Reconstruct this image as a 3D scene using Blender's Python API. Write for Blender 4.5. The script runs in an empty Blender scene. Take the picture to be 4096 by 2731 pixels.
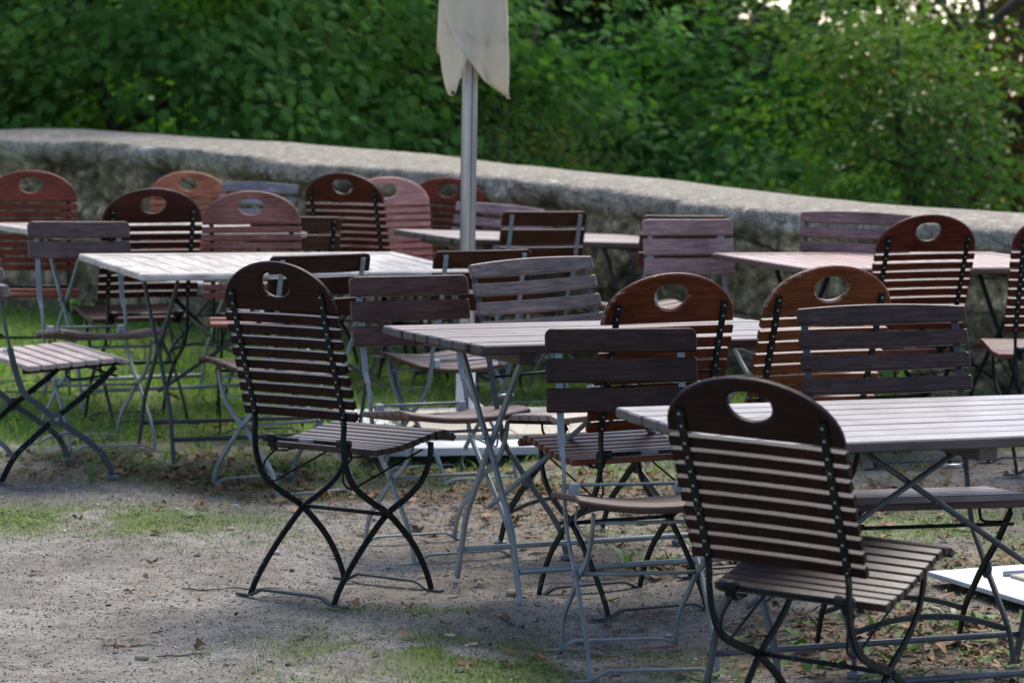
import bpy, math, random
import numpy as np
from mathutils import Vector, Matrix, noise as mnoise

random.seed(7); RNG = np.random.default_rng(7)
SC = bpy.context.scene
COL = SC.collection
R = math.radians

# ------------------------------------------------------------------ mesh helpers
class MB:
    """collects shapes and links them as ONE mesh object"""
    def __init__(s): s.v = []; s.f = []; s.sm = []
    def add(s, vs, fs, smooth=False):
        o = len(s.v); s.v += [tuple(p) for p in vs]
        s.f += [tuple(i + o for i in f) for f in fs]; s.sm += [smooth] * len(fs)
    def loft(s, rings, cap=True, smooth=False, closed=True):
        n = len(rings[0]); vs = [p for r in rings for p in r]; fs = []
        m = n if closed else n - 1
        for i in range(len(rings) - 1):
            for j in range(m):
                a = i * n + j; b = i * n + (j + 1) % n
                fs.append((a, b, b + n, a + n))
        if cap:
            fs.append(tuple(range(n - 1, -1, -1))); fs.append(tuple(range((len(rings) - 1) * n, len(rings) * n)))
        s.add(vs, fs, smooth)
    def tube(s, pts, r, seg=8, cap=True):
        pts = [Vector(p) for p in pts]; rings = []; prev = None
        for i, p in enumerate(pts):
            t = (pts[min(i + 1, len(pts) - 1)] - pts[max(i - 1, 0)]).normalized()
            if prev is None: a = t.orthogonal().normalized()
            else: a = (prev - t * prev.dot(t)).normalized()
            prev = a; b = t.cross(a)
            rr = r[i] if isinstance(r, (list, tuple)) else r
            rings.append([p + (a * math.cos(2 * math.pi * k / seg) + b * math.sin(2 * math.pi * k / seg)) * rr for k in range(seg)])
        s.loft(rings, cap, True)
    def bar(s, pts, side, ws, wn, ch=.0012):
        """flat bar along pts; ws = size along `side`, wn = size across"""
        pts = [Vector(p) for p in pts]; rings = []; n0 = len(pts)
        for i, p in enumerate(pts):
            t = (pts[min(i + 1, n0 - 1)] - pts[max(i - 1, 0)]).normalized()
            sd = side[i] if isinstance(side, list) else side
            sd = Vector(sd); sd = (sd - t * sd.dot(t)).normalized(); n = t.cross(sd)
            a, b = ws / 2, wn / 2; c = min(ch, a * .6, b * .6)
            rings.append([p + sd * x + n * y for x, y in ((-a + c, -b), (a - c, -b), (a, -b + c), (a, b - c), (a - c, b), (-a + c, b), (-a, b - c), (-a, -b + c))])
        s.loft(rings)
    def slat(s, c, ax, u, n, L, w, t, bev=.003, bow=0.0, crown=0.0, seg=1):
        """board: centre c, length L along ax, width w along u, thickness t along n; softened edges. bow bends it along n, crown arches its +u edge"""
        c = Vector(c); ax = Vector(ax).normalized(); u = Vector(u).normalized(); n = Vector(n).normalized()
        rings = []; N = max(1, seg)
        st = [(-L / 2, 1), (-L / 2 + bev, 0)] + [(-L / 2 + bev + (L - 2 * bev) * k / N, 0) for k in range(1, N)] + [(L / 2 - bev, 0), (L / 2, 1)]
        for x, e in st:
            a, b = w / 2 - e * bev, t / 2 - e * bev; q = min(bev, a * .5, b * .5)
            k = (2 * x / L) ** 2
            off = n * (bow * (k - 0.33)); up = crown * (1 - k)
            rings.append([c + ax * x + off + u * (y + (up if y > 0 else 0)) + n * z for y, z in
                          ((-a + q, -b), (a - q, -b), (a, -b + q), (a, b - q), (a - q, b), (-a + q, b), (-a, b - q), (-a, -b + q))])
        s.loft(rings)
    def disc(s, c, n, r, h, seg=10, top=.7):
        c = Vector(c); n = Vector(n).normalized(); a = n.orthogonal().normalized(); b = n.cross(a)
        s.loft([[c + n * z + (a * math.cos(2 * math.pi * k / seg) + b * math.sin(2 * math.pi * k / seg)) * rr for k in range(seg)] for z, rr in ((0, r), (h * .6, r), (h, r * top))])
    def build(s, name, m, parent=None, col=None):
        me = bpy.data.meshes.new(name); me.from_pydata(s.v, [], s.f); me.materials.append(m)
        me.polygons.foreach_set('use_smooth', s.sm); me.update()
        o = bpy.data.objects.new(name, me); COL.objects.link(o)
        if parent: o.parent = parent
        if col: o.color = col
        return o

def two_mat(o, n0):
    o.data.materials.append(SCREW); o.data.polygons.foreach_set('material_index', [0] * n0 + [1] * (len(o.data.polygons) - n0))

def np_mesh(name, V, F, m, parent=None, smooth=False, colors=None):
    """V (n,3); F (m,k) all faces of k corners; colors (n,3) -> attribute tint"""
    me = bpy.data.meshes.new(name); V = np.asarray(V, np.float32); F = np.asarray(F, np.int32); k = F.shape[1]
    me.vertices.add(len(V)); me.vertices.foreach_set('co', V.ravel())
    me.loops.add(F.size); me.loops.foreach_set('vertex_index', F.ravel())
    me.polygons.add(len(F)); me.polygons.foreach_set('loop_start', np.arange(0, F.size, k, dtype=np.int32))
    me.polygons.foreach_set('loop_total', np.full(len(F), k, np.int32))
    if smooth: me.polygons.foreach_set('use_smooth', np.ones(len(F), bool))
    me.update(calc_edges=True); me.validate()
    if colors is not None:
        a = me.attributes.new('tint', 'FLOAT_COLOR', 'POINT')
        a.data.foreach_set('color', np.hstack([colors, np.ones((len(V), 1))]).astype(np.float32).ravel())
    me.materials.append(m)
    o = bpy.data.objects.new(name, me); COL.objects.link(o)
    if parent: o.parent = parent
    return o

def tag(o, label=None, cat=None, group=None, kind=None):
    if label: o['label'] = label
    if cat: o['category'] = cat
    if group: o['group'] = group
    if kind: o['kind'] = kind
    return o
def empty(name, M=None):
    o = bpy.data.objects.new(name, None); COL.objects.link(o); o.empty_display_size = .1
    if M is not None: o.matrix_world = M
    return o
def copy_tree(o, parent=None):
    c = o.copy(); COL.objects.link(c); c.parent = parent
    for ch in [x for x in ALLKIDS.get(o.name, [])]: copy_tree(ch, c)
    return c
ALLKIDS = {}
def kids_map():
    ALLKIDS.clear()
    for o in COL.objects:
        if o.parent: ALLKIDS.setdefault(o.parent.name, []).append(o)
def smooth_path(pts, n=5):
    pts = [Vector(p) for p in pts]; out = []
    P = [pts[0] * 2 - pts[1]] + pts + [pts[-1] * 2 - pts[-2]]
    for i in range(1, len(P) - 2):
        for k in range(n):
            t = k / n; a, b, c, d = P[i - 1], P[i], P[i + 1], P[i + 2]
            out.append(.5 * ((2 * b) + (c - a) * t + (2 * a - 5 * b + 4 * c - d) * t * t + (3 * b - a - 3 * c + d) * t ** 3))
    out.append(pts[-1]); return out

# ------------------------------------------------------------------ materials
def new_mat(name):
    m = bpy.data.materials.new(name); m.use_nodes = True; nt = m.node_tree
    for n in list(nt.nodes): nt.nodes.remove(n)
    out = nt.nodes.new('ShaderNodeOutputMaterial'); b = nt.nodes.new('ShaderNodeBsdfPrincipled')
    nt.links.new(b.outputs[0], out.inputs[0])
    return m, nt, b, out
def N(nt, t, **kw):
    n = nt.nodes.new(t)
    for k, v in kw.items(): setattr(n, k, v)
    return n
def L(nt, a, b): nt.links.new(a, b)
def ramp(nt, fac, stops):
    r = N(nt, 'ShaderNodeValToRGB'); e = r.color_ramp.elements
    while len(e) < len(stops): e.new(.5)
    for i, (p, c) in enumerate(stops): e[i].position = p; e[i].color = (*c, 1) if len(c) == 3 else c
    L(nt, fac, r.inputs[0]); return r.outputs[0]
def mix(nt, fac, a, b, mode='MIX'):
    m = N(nt, 'ShaderNodeMix', data_type='RGBA', blend_type=mode)
    for s, v in ((m.inputs[0], fac), (m.inputs[6], a), (m.inputs[7], b)):
        if hasattr(v, 'is_linked'): L(nt, v, s)
        elif isinstance(v, (int, float)): s.default_value = v
        else: s.default_value = (*v, 1)
    return m.outputs[2]
def math_(nt, op, a, b=0.0, clamp=False):
    m = N(nt, 'ShaderNodeMath', operation=op, use_clamp=clamp)
    for s, v in ((m.inputs[0], a), (m.inputs[1], b)):
        if hasattr(v, 'is_linked'): L(nt, v, s)
        else: s.default_value = v
    return m.outputs[0]
def noise_tex(nt, vec, scale, detail=4, rough=.55):
    n = N(nt, 'ShaderNodeTexNoise'); n.inputs['Scale'].default_value = scale; n.inputs['Detail'].default_value = detail; n.inputs['Roughness'].default_value = rough
    L(nt, vec, n.inputs['Vector']); return n
def bump(nt, b, h, strength=.2, dist=.002):
    n = N(nt, 'ShaderNodeBump'); n.inputs['Strength'].default_value = strength; n.inputs['Distance'].default_value = dist
    L(nt, h, n.inputs['Height']); L(nt, n.outputs[0], b.inputs['Normal'])

def wood_mat(name, rough=.36, pale=(.33, .25, .19), axis='X', spec=.10, lift=0.0, edge=1.0):
    m, nt, b, _ = new_mat(name)
    oi = N(nt, 'ShaderNodeObjectInfo'); tc = N(nt, 'ShaderNodeTexCoord')
    rnd = math_(nt, 'MULTIPLY', oi.outputs['Random'], 37.0)
    va = N(nt, 'ShaderNodeVectorMath', operation='ADD'); L(nt, tc.outputs['Object'], va.inputs[0]); L(nt, rnd, va.inputs[1])
    mp = N(nt, 'ShaderNodeMapping'); L(nt, va.outputs[0], mp.inputs[0])
    mp.inputs['Scale'].default_value = (2.2, 26, 26) if axis == 'X' else (26, 2.2, 26)
    g = noise_tex(nt, mp.outputs[0], 5, 6, .65)
    big = noise_tex(nt, va.outputs[0], 7, 3)
    base = mix(nt, 1.0, oi.outputs['Color'], ramp(nt, g.outputs[0], [(.25, (.42,) * 3), (.5, (.95,) * 3), (.78, (1.7,) * 3)]), 'MULTIPLY')
    base = mix(nt, 1.0, base, ramp(nt, big.outputs[0], [(.3, (.72,) * 3), (.7, (1.3,) * 3)]), 'MULTIPLY')
    # worn paint: streaks along the grain, more of them where the object's alpha is high
    mp2 = N(nt, 'ShaderNodeMapping'); L(nt, va.outputs[0], mp2.inputs[0]); mp2.inputs['Scale'].default_value = (5, 30, 30) if axis == 'X' else (30, 5, 30)
    w1 = noise_tex(nt, mp2.outputs[0], 3, 6, .7); w2 = noise_tex(nt, va.outputs[0], 4.5, 2)
    s = math_(nt, 'ADD', math_(nt, 'MULTIPLY', w1.outputs[0], .6), math_(nt, 'MULTIPLY', w2.outputs[0], .4))
    th = math_(nt, 'SUBTRACT', .78 - lift, math_(nt, 'MULTIPLY', oi.outputs['Alpha'], .3))
    fac = math_(nt, 'MULTIPLY', math_(nt, 'SUBTRACT', s, th), 14.0, True)
    fac = math_(nt, 'MULTIPLY', fac, .75)
    colr = mix(nt, fac, base, pale)
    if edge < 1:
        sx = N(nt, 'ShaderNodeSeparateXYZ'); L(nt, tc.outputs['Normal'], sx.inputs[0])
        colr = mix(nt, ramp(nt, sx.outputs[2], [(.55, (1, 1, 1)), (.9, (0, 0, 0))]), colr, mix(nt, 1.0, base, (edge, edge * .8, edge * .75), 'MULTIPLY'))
    L(nt, colr, b.inputs['Base Color'])
    rr = math_(nt, 'ADD', rough, math_(nt, 'MULTIPLY', math_(nt, 'SUBTRACT', g.outputs[0], .5), .35))
    L(nt, rr, b.inputs['Roughness']); b.inputs['Specular IOR Level'].default_value = spec
    bump(nt, b, g.outputs[0], .35, .0015)
    return m
def metal_mat(name, rough=.42, metallic=.0, spots=(.5, .5, .5), spot_amt=.25):
    m, nt, b, _ = new_mat(name)
    oi = N(nt, 'ShaderNodeObjectInfo'); tc = N(nt, 'ShaderNodeTexCoord')
    n = noise_tex(nt, tc.outputs['Object'], 60, 4); n2 = noise_tex(nt, tc.outputs['Object'], 9, 3)
    c = mix(nt, 1.0, oi.outputs['Color'], ramp(nt, n2.outputs[0], [(.3, (.7,) * 3), (.7, (1.25,) * 3)]), 'MULTIPLY')
    c = mix(nt, math_(nt, 'MULTIPLY', math_(nt, 'SUBTRACT', n.outputs[0], .62), 6 * spot_amt, True), c, spots)
    L(nt, c, b.inputs['Base Color']); b.inputs['Metallic'].default_value = metallic; b.inputs['Specular IOR Level'].default_value = .14
    L(nt, math_(nt, 'ADD', rough - .1, math_(nt, 'MULTIPLY', n2.outputs[0], .2)), b.inputs['Roughness'])
    return m
def plain_mat(name, colr, rough=.5, metallic=0.0, var=.15, scale=20, b_amt=0.0):
    m, nt, b, _ = new_mat(name); tc = N(nt, 'ShaderNodeTexCoord')
    n = noise_tex(nt, tc.outputs['Object'], scale, 5)
    c = mix(nt, 1.0, colr, ramp(nt, n.outputs[0], [(.3, (1 - var,) * 3), (.7, (1 + var,) * 3)]), 'MULTIPLY')
    L(nt, c, b.inputs['Base Color']); b.inputs['Roughness'].default_value = rough; b.inputs['Metallic'].default_value = metallic
    if b_amt: bump(nt, b, n.outputs[0], b_amt, .003)
    return m
def leaf_mat(name, trans=.35, rough=.5, spec=.35):
    m, nt, b, out = new_mat(name)
    at = N(nt, 'ShaderNodeAttribute', attribute_name='tint')
    L(nt, at.outputs['Color'], b.inputs['Base Color']); b.inputs['Roughness'].default_value = rough; b.inputs['Specular IOR Level'].default_value = spec
    tr = N(nt, 'ShaderNodeBsdfTranslucent'); tcol = mix(nt, 1.0, at.outputs['Color'], (1.0, 1.25, .5), 'MULTIPLY'); L(nt, tcol, tr.inputs[0])
    mx = N(nt, 'ShaderNodeMixShader'); mx.inputs[0].default_value = trans
    L(nt, b.outputs[0], mx.inputs[1]); L(nt, tr.outputs[0], mx.inputs[2]); L(nt, mx.outputs[0], out.inputs[0])
    return m

WOOD = wood_mat('varnished_wood'); WOODY = wood_mat('varnished_wood_cross', axis='Y')
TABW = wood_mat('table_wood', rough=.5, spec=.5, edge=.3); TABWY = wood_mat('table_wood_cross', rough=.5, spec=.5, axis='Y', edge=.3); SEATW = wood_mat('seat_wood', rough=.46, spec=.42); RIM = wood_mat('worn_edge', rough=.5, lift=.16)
GREYWOOD = wood_mat('weathered_wood', rough=.5, pale=(.5, .46, .42)); GREYWOODY = wood_mat('weathered_wood_cross', rough=.5, pale=(.5, .46, .42), axis='Y')
METAL = metal_mat('painted_steel', .5); GALV = metal_mat('galvanised_steel', .45, .35, (.5, .5, .48), .3)
SCREW = plain_mat('screw_zinc', (.32, .33, .33), .35, .8); STICK = metal_mat('sticker_film', .4, 0, (.5, .52, .6), .5)
RUBBER = plain_mat('grey_rubber', (.09, .1, .11), .5)
ALU = plain_mat('brushed_aluminium', (.46, .48, .5), .5, .7, .06, 6); GROOVE = plain_mat('dark_groove', (.03, .03, .035), .5)
WHITE = plain_mat('white_plastic', (.66, .67, .66), .45, 0, .06, 6); CONC = plain_mat('beige_concrete', (.46, .41, .33), .9, 0, .12, 45, .4)
ZINC = plain_mat('zinc_sheet', (.42, .45, .48), .5, .2, .3, 5)

# colours: metals and woods (alpha = how worn)
BLK = (.006, .009, .0085, 1); GRY = (.21, .235, .245, 1); DKG = (.05, .055, .06, 1)

# ------------------------------------------------------------------ chair with the round top (high back)
def arch_chair():
    root = empty('folding_chair'); rho = .293; sn, cs = math.sin(rho), math.cos(rho)
    u = Vector((0, -sn, cs)); n = Vector((0, cs, sn)); b0 = Vector((0, -.219, .523)); P, SH, W, AH = .035, .025, .413, .144
    mb = MB()                                                      # headrest: arched board with an oval hole
    t0 = 9 * P + .001; aw, th = .2055, .019; NS = 48
    def ap(x, t, z): return b0 + u * (t0 + t) + n * z + Vector((x, 0, 0))
    def rings(ins, z):
        o = []; h = []
        for k in range(NS):
            a = 2 * math.pi * k / NS; ca, sa = math.cos(a), math.sin(a)
            if sa >= 0:
                o.append((ca * (aw - ins), .012 + sa * (AH - .012 - ins)))
            else:
                q = max(abs(ca), abs(sa)); x = ca / q; y = sa / q
                o.append(((aw - ins) * (x if abs(x) < 1 else math.copysign(1, x)), .012 + y * (.012 - ins)))
            e = 2.0 if sa < 0 else 2.6
            hx = math.copysign(abs(ca) ** (2 / e), ca) * (.052 + ins); hy = math.copysign(abs(sa) ** (2 / e), sa) * ((.038 if sa < 0 else .034) + ins)
            h.append((hx, .078 + hy))
        return [ap(x, y, z) for x, y in o], [ap(x, y, z) for x, y in h]
    sh = [rings(.005, -th / 2), rings(0, -th / 2 + .005), rings(0, th / 2 - .005), rings(.005, th / 2)]
    for i in range(3):
        for which in (0, 1):
            vs = sh[i][which] + sh[i + 1][which]
            fs = [((k, (k + 1) % NS, (k + 1) % NS + NS, k + NS) if which == 0 else (k + NS, (k + 1) % NS + NS, (k + 1) % NS, k)) for k in range(NS)]
            mb.add(vs, fs, True)
    for i, fl in ((0, True), (3, False)):
        vs = sh[i][0] + sh[i][1]; fs = [(k, (k + 1) % NS, (k + 1) % NS + NS, k + NS) for k in range(NS)]
        mb.add(vs, [f[::-1] if fl else f for f in fs][:], False)
    ho_ = mb.build('headrest', WOOD, root); ho_.data.materials.append(RIM); ho_.data.polygons.foreach_set('material_index', [1] * (3 * 2 * NS) + [0] * (len(ho_.data.polygons) - 6 * NS))
    mb = MB()
    for i in range(9):
        mb.slat(b0 + u * (i * P + SH / 2), (1, 0, 0), u, n, W + RNG.uniform(-.003, .003), SH, .018, .0022, -.004, 0, 4)
    mb.build('backrest', WOOD, root)
    mb = MB(); sp = smooth_path([(0, -.135, .427), (0, -.03, .433), (0, .08, .452), (0, .15, .464), (0, .195, .462), (0, .222, .446)], 8)
    acc = [0]
    for a, b in zip(sp, sp[1:]): acc.append(acc[-1] + (b - a).length)
    ns = 11
    for i in range(ns):
        s = .012 + (acc[-1] - .02) * i / (ns - 1)
        j = max(k for k in range(len(acc)) if acc[k] <= s + 1e-9); j = min(j, len(sp) - 2)
        f = (s - acc[j]) / (acc[j + 1] - acc[j]); c = sp[j].lerp(sp[j + 1], f); t = (sp[j + 1] - sp[j]).normalized()
        nn = Vector((1, 0, 0)).cross(t)
        mb.slat(c, (1, 0, 0), t, nn, W, .0275 if i < 9 else .022, .018, .0022)
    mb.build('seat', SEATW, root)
    mb = MB()
    for s in (-1, 1): mb.bar([p + Vector((s * .14, 0, -.0135)) for p in sp[2:-3]], (1, 0, 0), .018, .006)
    mb.build('seat_frame', METAL, root, BLK)
    for s in (-1, 1):
        x = s * .166
        bk = -n * .0125
        pts = [b0 + u * (9 * P + .062) + bk, b0 + u * (5 * P) + bk, b0 + u * .01 + bk, Vector((0, -.232, .46)), Vector((0, -.222, .40)), Vector((0, -.185, .335)), Vector((0, -.105, .283)), Vector((0, -.026, .241)),
               Vector((0, .075, .155)), Vector((0, .13, .085)), Vector((0, .16, .03)), Vector((0, .17, .004))]
        path = [p + Vector((x, 0, 0)) for p in smooth_path(pts, 5)]
        sec = MB(); k0 = 11
        # broad side faces back along the backrest, turns edge-on below it
        sides = []
        for i in range(len(path)):
            f = min(1, max(0, (i - 10) / 5)); a = f * math.pi / 2
            sides.append(Vector((math.cos(a), math.sin(a) * .8, math.sin(a) * .6 + 1e-4)))
        sec.bar(path[:11], (1, 0, 0), .019, .006)
        sec.bar(path[10:], (1, 0, 0), .0085, .018)
        sc = sec; n0 = len(sec.f)
        for i in range(9): sc.disc(b0 + u * (i * P + SH / 2) + bk * 1.2 + Vector((x, 0, 0)), -n, .0032, .0022, 8)
        for t in (9 * P + .02, 9 * P + .05): sc.disc(b0 + u * t + bk * 1.2 + Vector((x, 0, 0)), -n, .0032, .0022, 8)
        po = sec.build('post', METAL, root, BLK); two_mat(po, n0)
        x2 = s * .156
        pts = [(x2, .172, .435), (x2, .165, .38), (x2, .13, .325), (x2, .06, .28), (x2, -.026, .241), (x2, -.12, .165), (x2, -.19, .095), (x2, -.232, .045), (x2, -.256, .004)]
        lg = MB(); lg.bar(smooth_path(pts, 5), (1, 0, 0), .0085, .018); lg.disc((s * .17, -.026, .241), (s, 0, 0), .008, .005); lg.build('leg', METAL, root, BLK)
        br = MB(); br.tube(smooth_path([(s * .145, -.16, .42), (s * .15, -.205, .385), (s * .15, -.21, .345), (s * .15, -.17, .325), (s * .15, -.1, .345), (s * .15, .14, .415)], 5), .0032, 6)
        br.build('brace', METAL, root, BLK)
    for y in (-.256, .17):
        fb = MB(); fb.bar(smooth_path([(-.205, y, .004), (-.175, y, .004), (-.15, y, .006), (-.115, y, .022), (-.08, y, .024), (.08, y, .024), (.115, y, .022), (.15, y, .006), (.175, y, .004), (.205, y, .004)], 3), (0, 1, 0), .02, .0065)
        fb.build('foot_bar', METAL, root, (.05, .056, .054, 1))
    hb = MB(); hb.tube([(-.16, -.197, .452), (.16, -.197, .452)], .0065, 10)
    ho = hb.build('hinge_rod', METAL, root, BLK)
    for s in (-1, 1):
        sl = MB(); sl.tube([(s * .158, -.197, .452), (s * .118, -.197, .452)], .013, 12); sl.bar([(s * .14, -.197, .45), (s * .14, -.175, .415), (s * .14, -.13, .412)], (1, 0, 0), .026, .006)
        sl.build('hinge_sleeve', METAL, ho, BLK)
    st = MB(); st.tube([(-.025, -.197, .452), (.03, -.197, .452)], .0069, 12); st.build('sticker', STICK, ho, (.05, .06, .16, 1))
    cr = MB(); cr.tube([(-.16, -.026, .241), (.16, -.026, .241)], .006, 8); cr.build('stretcher', METAL, root, BLK)
    return root

# ------------------------------------------------------------------ chair with three broad slats, galvanised frame
def slat_chair(nsl=3):
    root = empty('folding_chair'); rho = .189; u = Vector((0, -math.sin(rho), math.cos(rho))); n = Vector((0, math.cos(rho), math.sin(rho)))
    t0 = Vector((0, -.274, .870)); P, H, W = .080, .065, .415; mb = MB()
    for i in range(nsl):
        c = t0 - u * (i * P + H / 2)
        if i == 0:                                               # top slat with rounded upper corners
            r = .02; th = .017; prof = []
            for k in range(7): a = math.pi / 2 * k / 6; prof.append((W / 2 - r + r * math.cos(a), H / 2 - r + r * math.sin(a)))
            nseg = 8
            top = prof + [(W / 2 - r - (W - 2 * r) * k / nseg, H / 2) for k in range(1, nseg)] + [(-x, y) for x, y in prof[::-1]]
            full = top + [(-W / 2 + W * k / nseg, -H / 2) for k in range(0, nseg + 1)]
            def ring(ins, z): return [c + u * (y * (1 - ins / H * 2)) + n * (z - .006 * (2 * x / W) ** 2 * -1) + Vector((x * (1 - ins / W * 2), 0, 0)) for x, y in full]
            mb.loft([ring(.003, -th / 2), ring(0, -th / 2 + .003), ring(0, th / 2 - .003), ring(.003, th / 2)])
        else: mb.slat(c, (1, 0, 0), u, n, W, H, .017, .003, .006, 0, 8)
    mb.build('backrest', WOOD, root)
    mb = MB()
    for i in range(6):
        y = -.128 + i * .0635; z = .428 + .033 * (i / 5)
        mb.slat((0, y, z - (.006 if i == 5 else 0)), (1, 0, 0), (0, 1, .09 if i < 5 else -.1), (0, -.09 if i < 5 else .1, 1), .418, .057, .018, .004, .022, 0, 10)
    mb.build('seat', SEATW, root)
    for s in (-1, 1):
        x = s * .168; bk = -n * .0115
        up = MB(); pts = [t0 - u * .012 + bk, t0 - u * .15 + bk, t0 - u * .27 + bk, t0 - u * .31 + bk * .8]
        pts = [p + Vector((x, 0, 0)) for p in pts]
        up.bar(pts, (1, 0, 0), .019, .006)
        low = [pts[-1], Vector((x, -.188, .50)), Vector((x, -.178, .44)), Vector((x, -.15, .36)), Vector((x, -.09, .30)), Vector((x, -.022, .247)), Vector((x, .065, .165)), Vector((x, .125, .105)), Vector((x, .155, .06)), Vector((x, .173, .004))]
        lp = smooth_path(low, 4)
        sd = [Vector((1, .0, 0)).lerp(Vector((0, 1, .25)), max(0, 1 - i / 5)) if False else Vector((1, 0, 0)) for i in range(len(lp))]
        up.bar(lp[:3], (1, 0, 0), .014, .011); up.bar(lp[2:], (1, 0, 0), .0085, .018)
        sc = up; n0 = len(up.f)
        for i in range(nsl if nsl == 3 else 3):
            for q in (.018, .047): sc.disc(t0 - u * (i * P + q) + bk * 1.25 + Vector((x, 0, 0)), -n, .0035, .002, 8)
        po = up.build('post', GALV, root, GRY); two_mat(po, n0)
        x2 = s * .158; lg = MB()
        lg.bar(smooth_path([(x2, .155, .43), (x2, .135, .37), (x2, .085, .305), (x2, .03, .27), (x2, -.022, .247), (x2, -.11, .18), (x2, -.19, .125), (x2, -.228, .08), (x2, -.244, .04), (x2, -.25, .004)], 4), (1, 0, 0), .0085, .018)
        lg.disc((s * .172, -.022, .247), (s, 0, 0), .008, .005); lg.build('leg', GALV, root, GRY)
        br = MB(); br.tube(smooth_path([(s * .145, -.12, .41), (s * .148, -.125, .375), (s * .148, -.09, .36), (s * .148, .07, .345), (s * .148, .1, .36), (s * .148, .1, .42)], 4), .003, 6)
        br.build('brace', GALV, root, GRY)
    for y in (-.25, .173):
        fb = MB(); fb.bar(smooth_path([(-.225, y, .004), (-.19, y, .004), (-.165, y, .006), (-.125, y, .027), (-.09, y, .029), (.09, y, .029), (.125, y, .027), (.165, y, .006), (.19, y, .004), (.225, y, .004)], 3), (0, 1, 0), .019, .0065)
        fb.build('foot_bar', GALV, root, GRY)
    hb = MB(); hb.tube([(-.16, -.172, .462), (.16, -.172, .462)], .0045, 8); ho = hb.build('hinge_rod', GALV, root, GRY)
    for s in (-1, 1):
        sl = MB(); sl.slat((s * .143, -.17, .452), (1, 0, 0), (0, 0, 1), (0, 1, 0), .028, .034, .024, .004); sl.build('hinge_sleeve', GALV, ho, (.36, .38, .39, 1))
    cr = MB(); cr.tube([(-.16, -.022, .247), (.16, -.022, .247)], .0055, 8); cr.build('stretcher', GALV, root, GRY); cr = MB(); cr.tube([(-.155, .14, .405), (.155, .14, .405)], .005, 8); cr.build('seat_rod', GALV, root, GRY)
    return root

# ------------------------------------------------------------------ chair with four narrow slats, black frame, X sides with bolt plates
def plate_chair():
    root = empty('folding_chair'); rho = .309; u = Vector((0, -math.sin(rho), math.cos(rho))); n = Vector((0, math.cos(rho), math.sin(rho)))
    t0 = Vector((0, -.297, .888)); P, H, W = .0625, .041, .457; mb = MB()
    for i in range(4):
        c = t0 - u * (i * P + H / 2)
        mb.slat(c, (1, 0, 0), u, n, W, H, .02, .003, .014, .013 if i == 0 else 0, 10)
    mb.build('backrest', WOOD, root)
    mb = MB()
    for i in range(7):
        y = -.128 + i * .056; z = .418 + .003 * i
        mb.slat((0, y, z - (.006 if i == 6 else 0)), (1, 0, 0), (0, 1, .05 if i < 6 else -.25), (0, -.05 if i < 6 else .25, 1), .49, .046, .019, .003)
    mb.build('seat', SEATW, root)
    fr = MB()
    for s in (-1, 1): fr.bar([(s * .19, -.15, .402), (s * .19, .21, .42)], (1, 0, 0), .008, .02)
    fr.build('seat_frame', METAL, root, BLK)
    fr = MB(); fr.tube([(-.2, .2, .372), (.2, .2, .372)], .005, 8); fr.build('seat_rod', METAL, root, BLK)
    fr = MB(); fr.tube([(-.205, -.232, .535), (.205, -.232, .535)], .0045, 8); fr.build('hinge_rod', METAL, root, BLK)
    for s in (-1, 1):
        x = s * .205; bk = -n * .0135
        A = [t0 - u * .01 + bk, t0 - u * .2 + bk, Vector((0, -.205, .49)), Vector((0, -.18, .40)), Vector((0, -.15, .325)), Vector((0, -.10, .285)), Vector((0, -.031, .228)), Vector((0, .06, .165)), Vector((0, .125, .115)), Vector((0, .16, .075)), Vector((0, .188, .012))]
        A = [p + Vector((x, 0, 0)) for p in A]; up = MB()
        up.bar(A[:3], (1, 0, 0), .019, .006); up.bar(smooth_path(A[2:], 3), (1, 0, 0), .008, .021)
        up.disc((x - .006, -.031, .228), (1, 0, 0), .026, .012, 14, .95)
        po = up.build('post', METAL, root, BLK)
        bo = MB(); bo.disc((x + s * .005, -.031, .228), (s, 0, 0), .009, .008, 12, .75); bo.build('bolt', SCREW, po); bo = MB(); bo.tube([(s * .204, -.2, .475), (s * .14, -.2, .475)], .007, 8); bo.build('hinge_pin', SCREW, po)
        x2 = s * .193; lg = MB()
        lg.bar(smooth_path([(x2, .2, .405), (x2, .1, .32), (x2, -.031, .228), (x2, -.12, .155), (x2, -.17, .112), (x2, -.2, .07), (x2, -.23, .012)], 4), (1, 0, 0), .008, .021)
        lo = lg.build('leg', METAL, root, BLK)
        for par, xx, yy in ((po, x, .19), (lo, x2, -.232)):
            rf = MB(); rf.disc((xx, yy, 0), (0, 0, 1), .021, .016, 14, .5); rf.build('rubber_foot', RUBBER, par)
        br = MB(); br.tube(smooth_path([(s * .17, .02, .405), (s * .17, .025, .375), (s * .17, .06, .362), (s * .18, .18, .375)], 4), .004, 6); br.build('brace', METAL, root, BLK)
    for y, z in ((.14, .10), (-.185, .10)):
        cb = MB(); cb.bar(smooth_path([(-.2, y, z), (-.1, y, z + .028), (0, y, z + .036), (.1, y, z + .028), (.2, y, z)], 4), (0, .6, .8), .018, .006); cb.build('crossbar', METAL, root, DKG)
    return root

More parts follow.
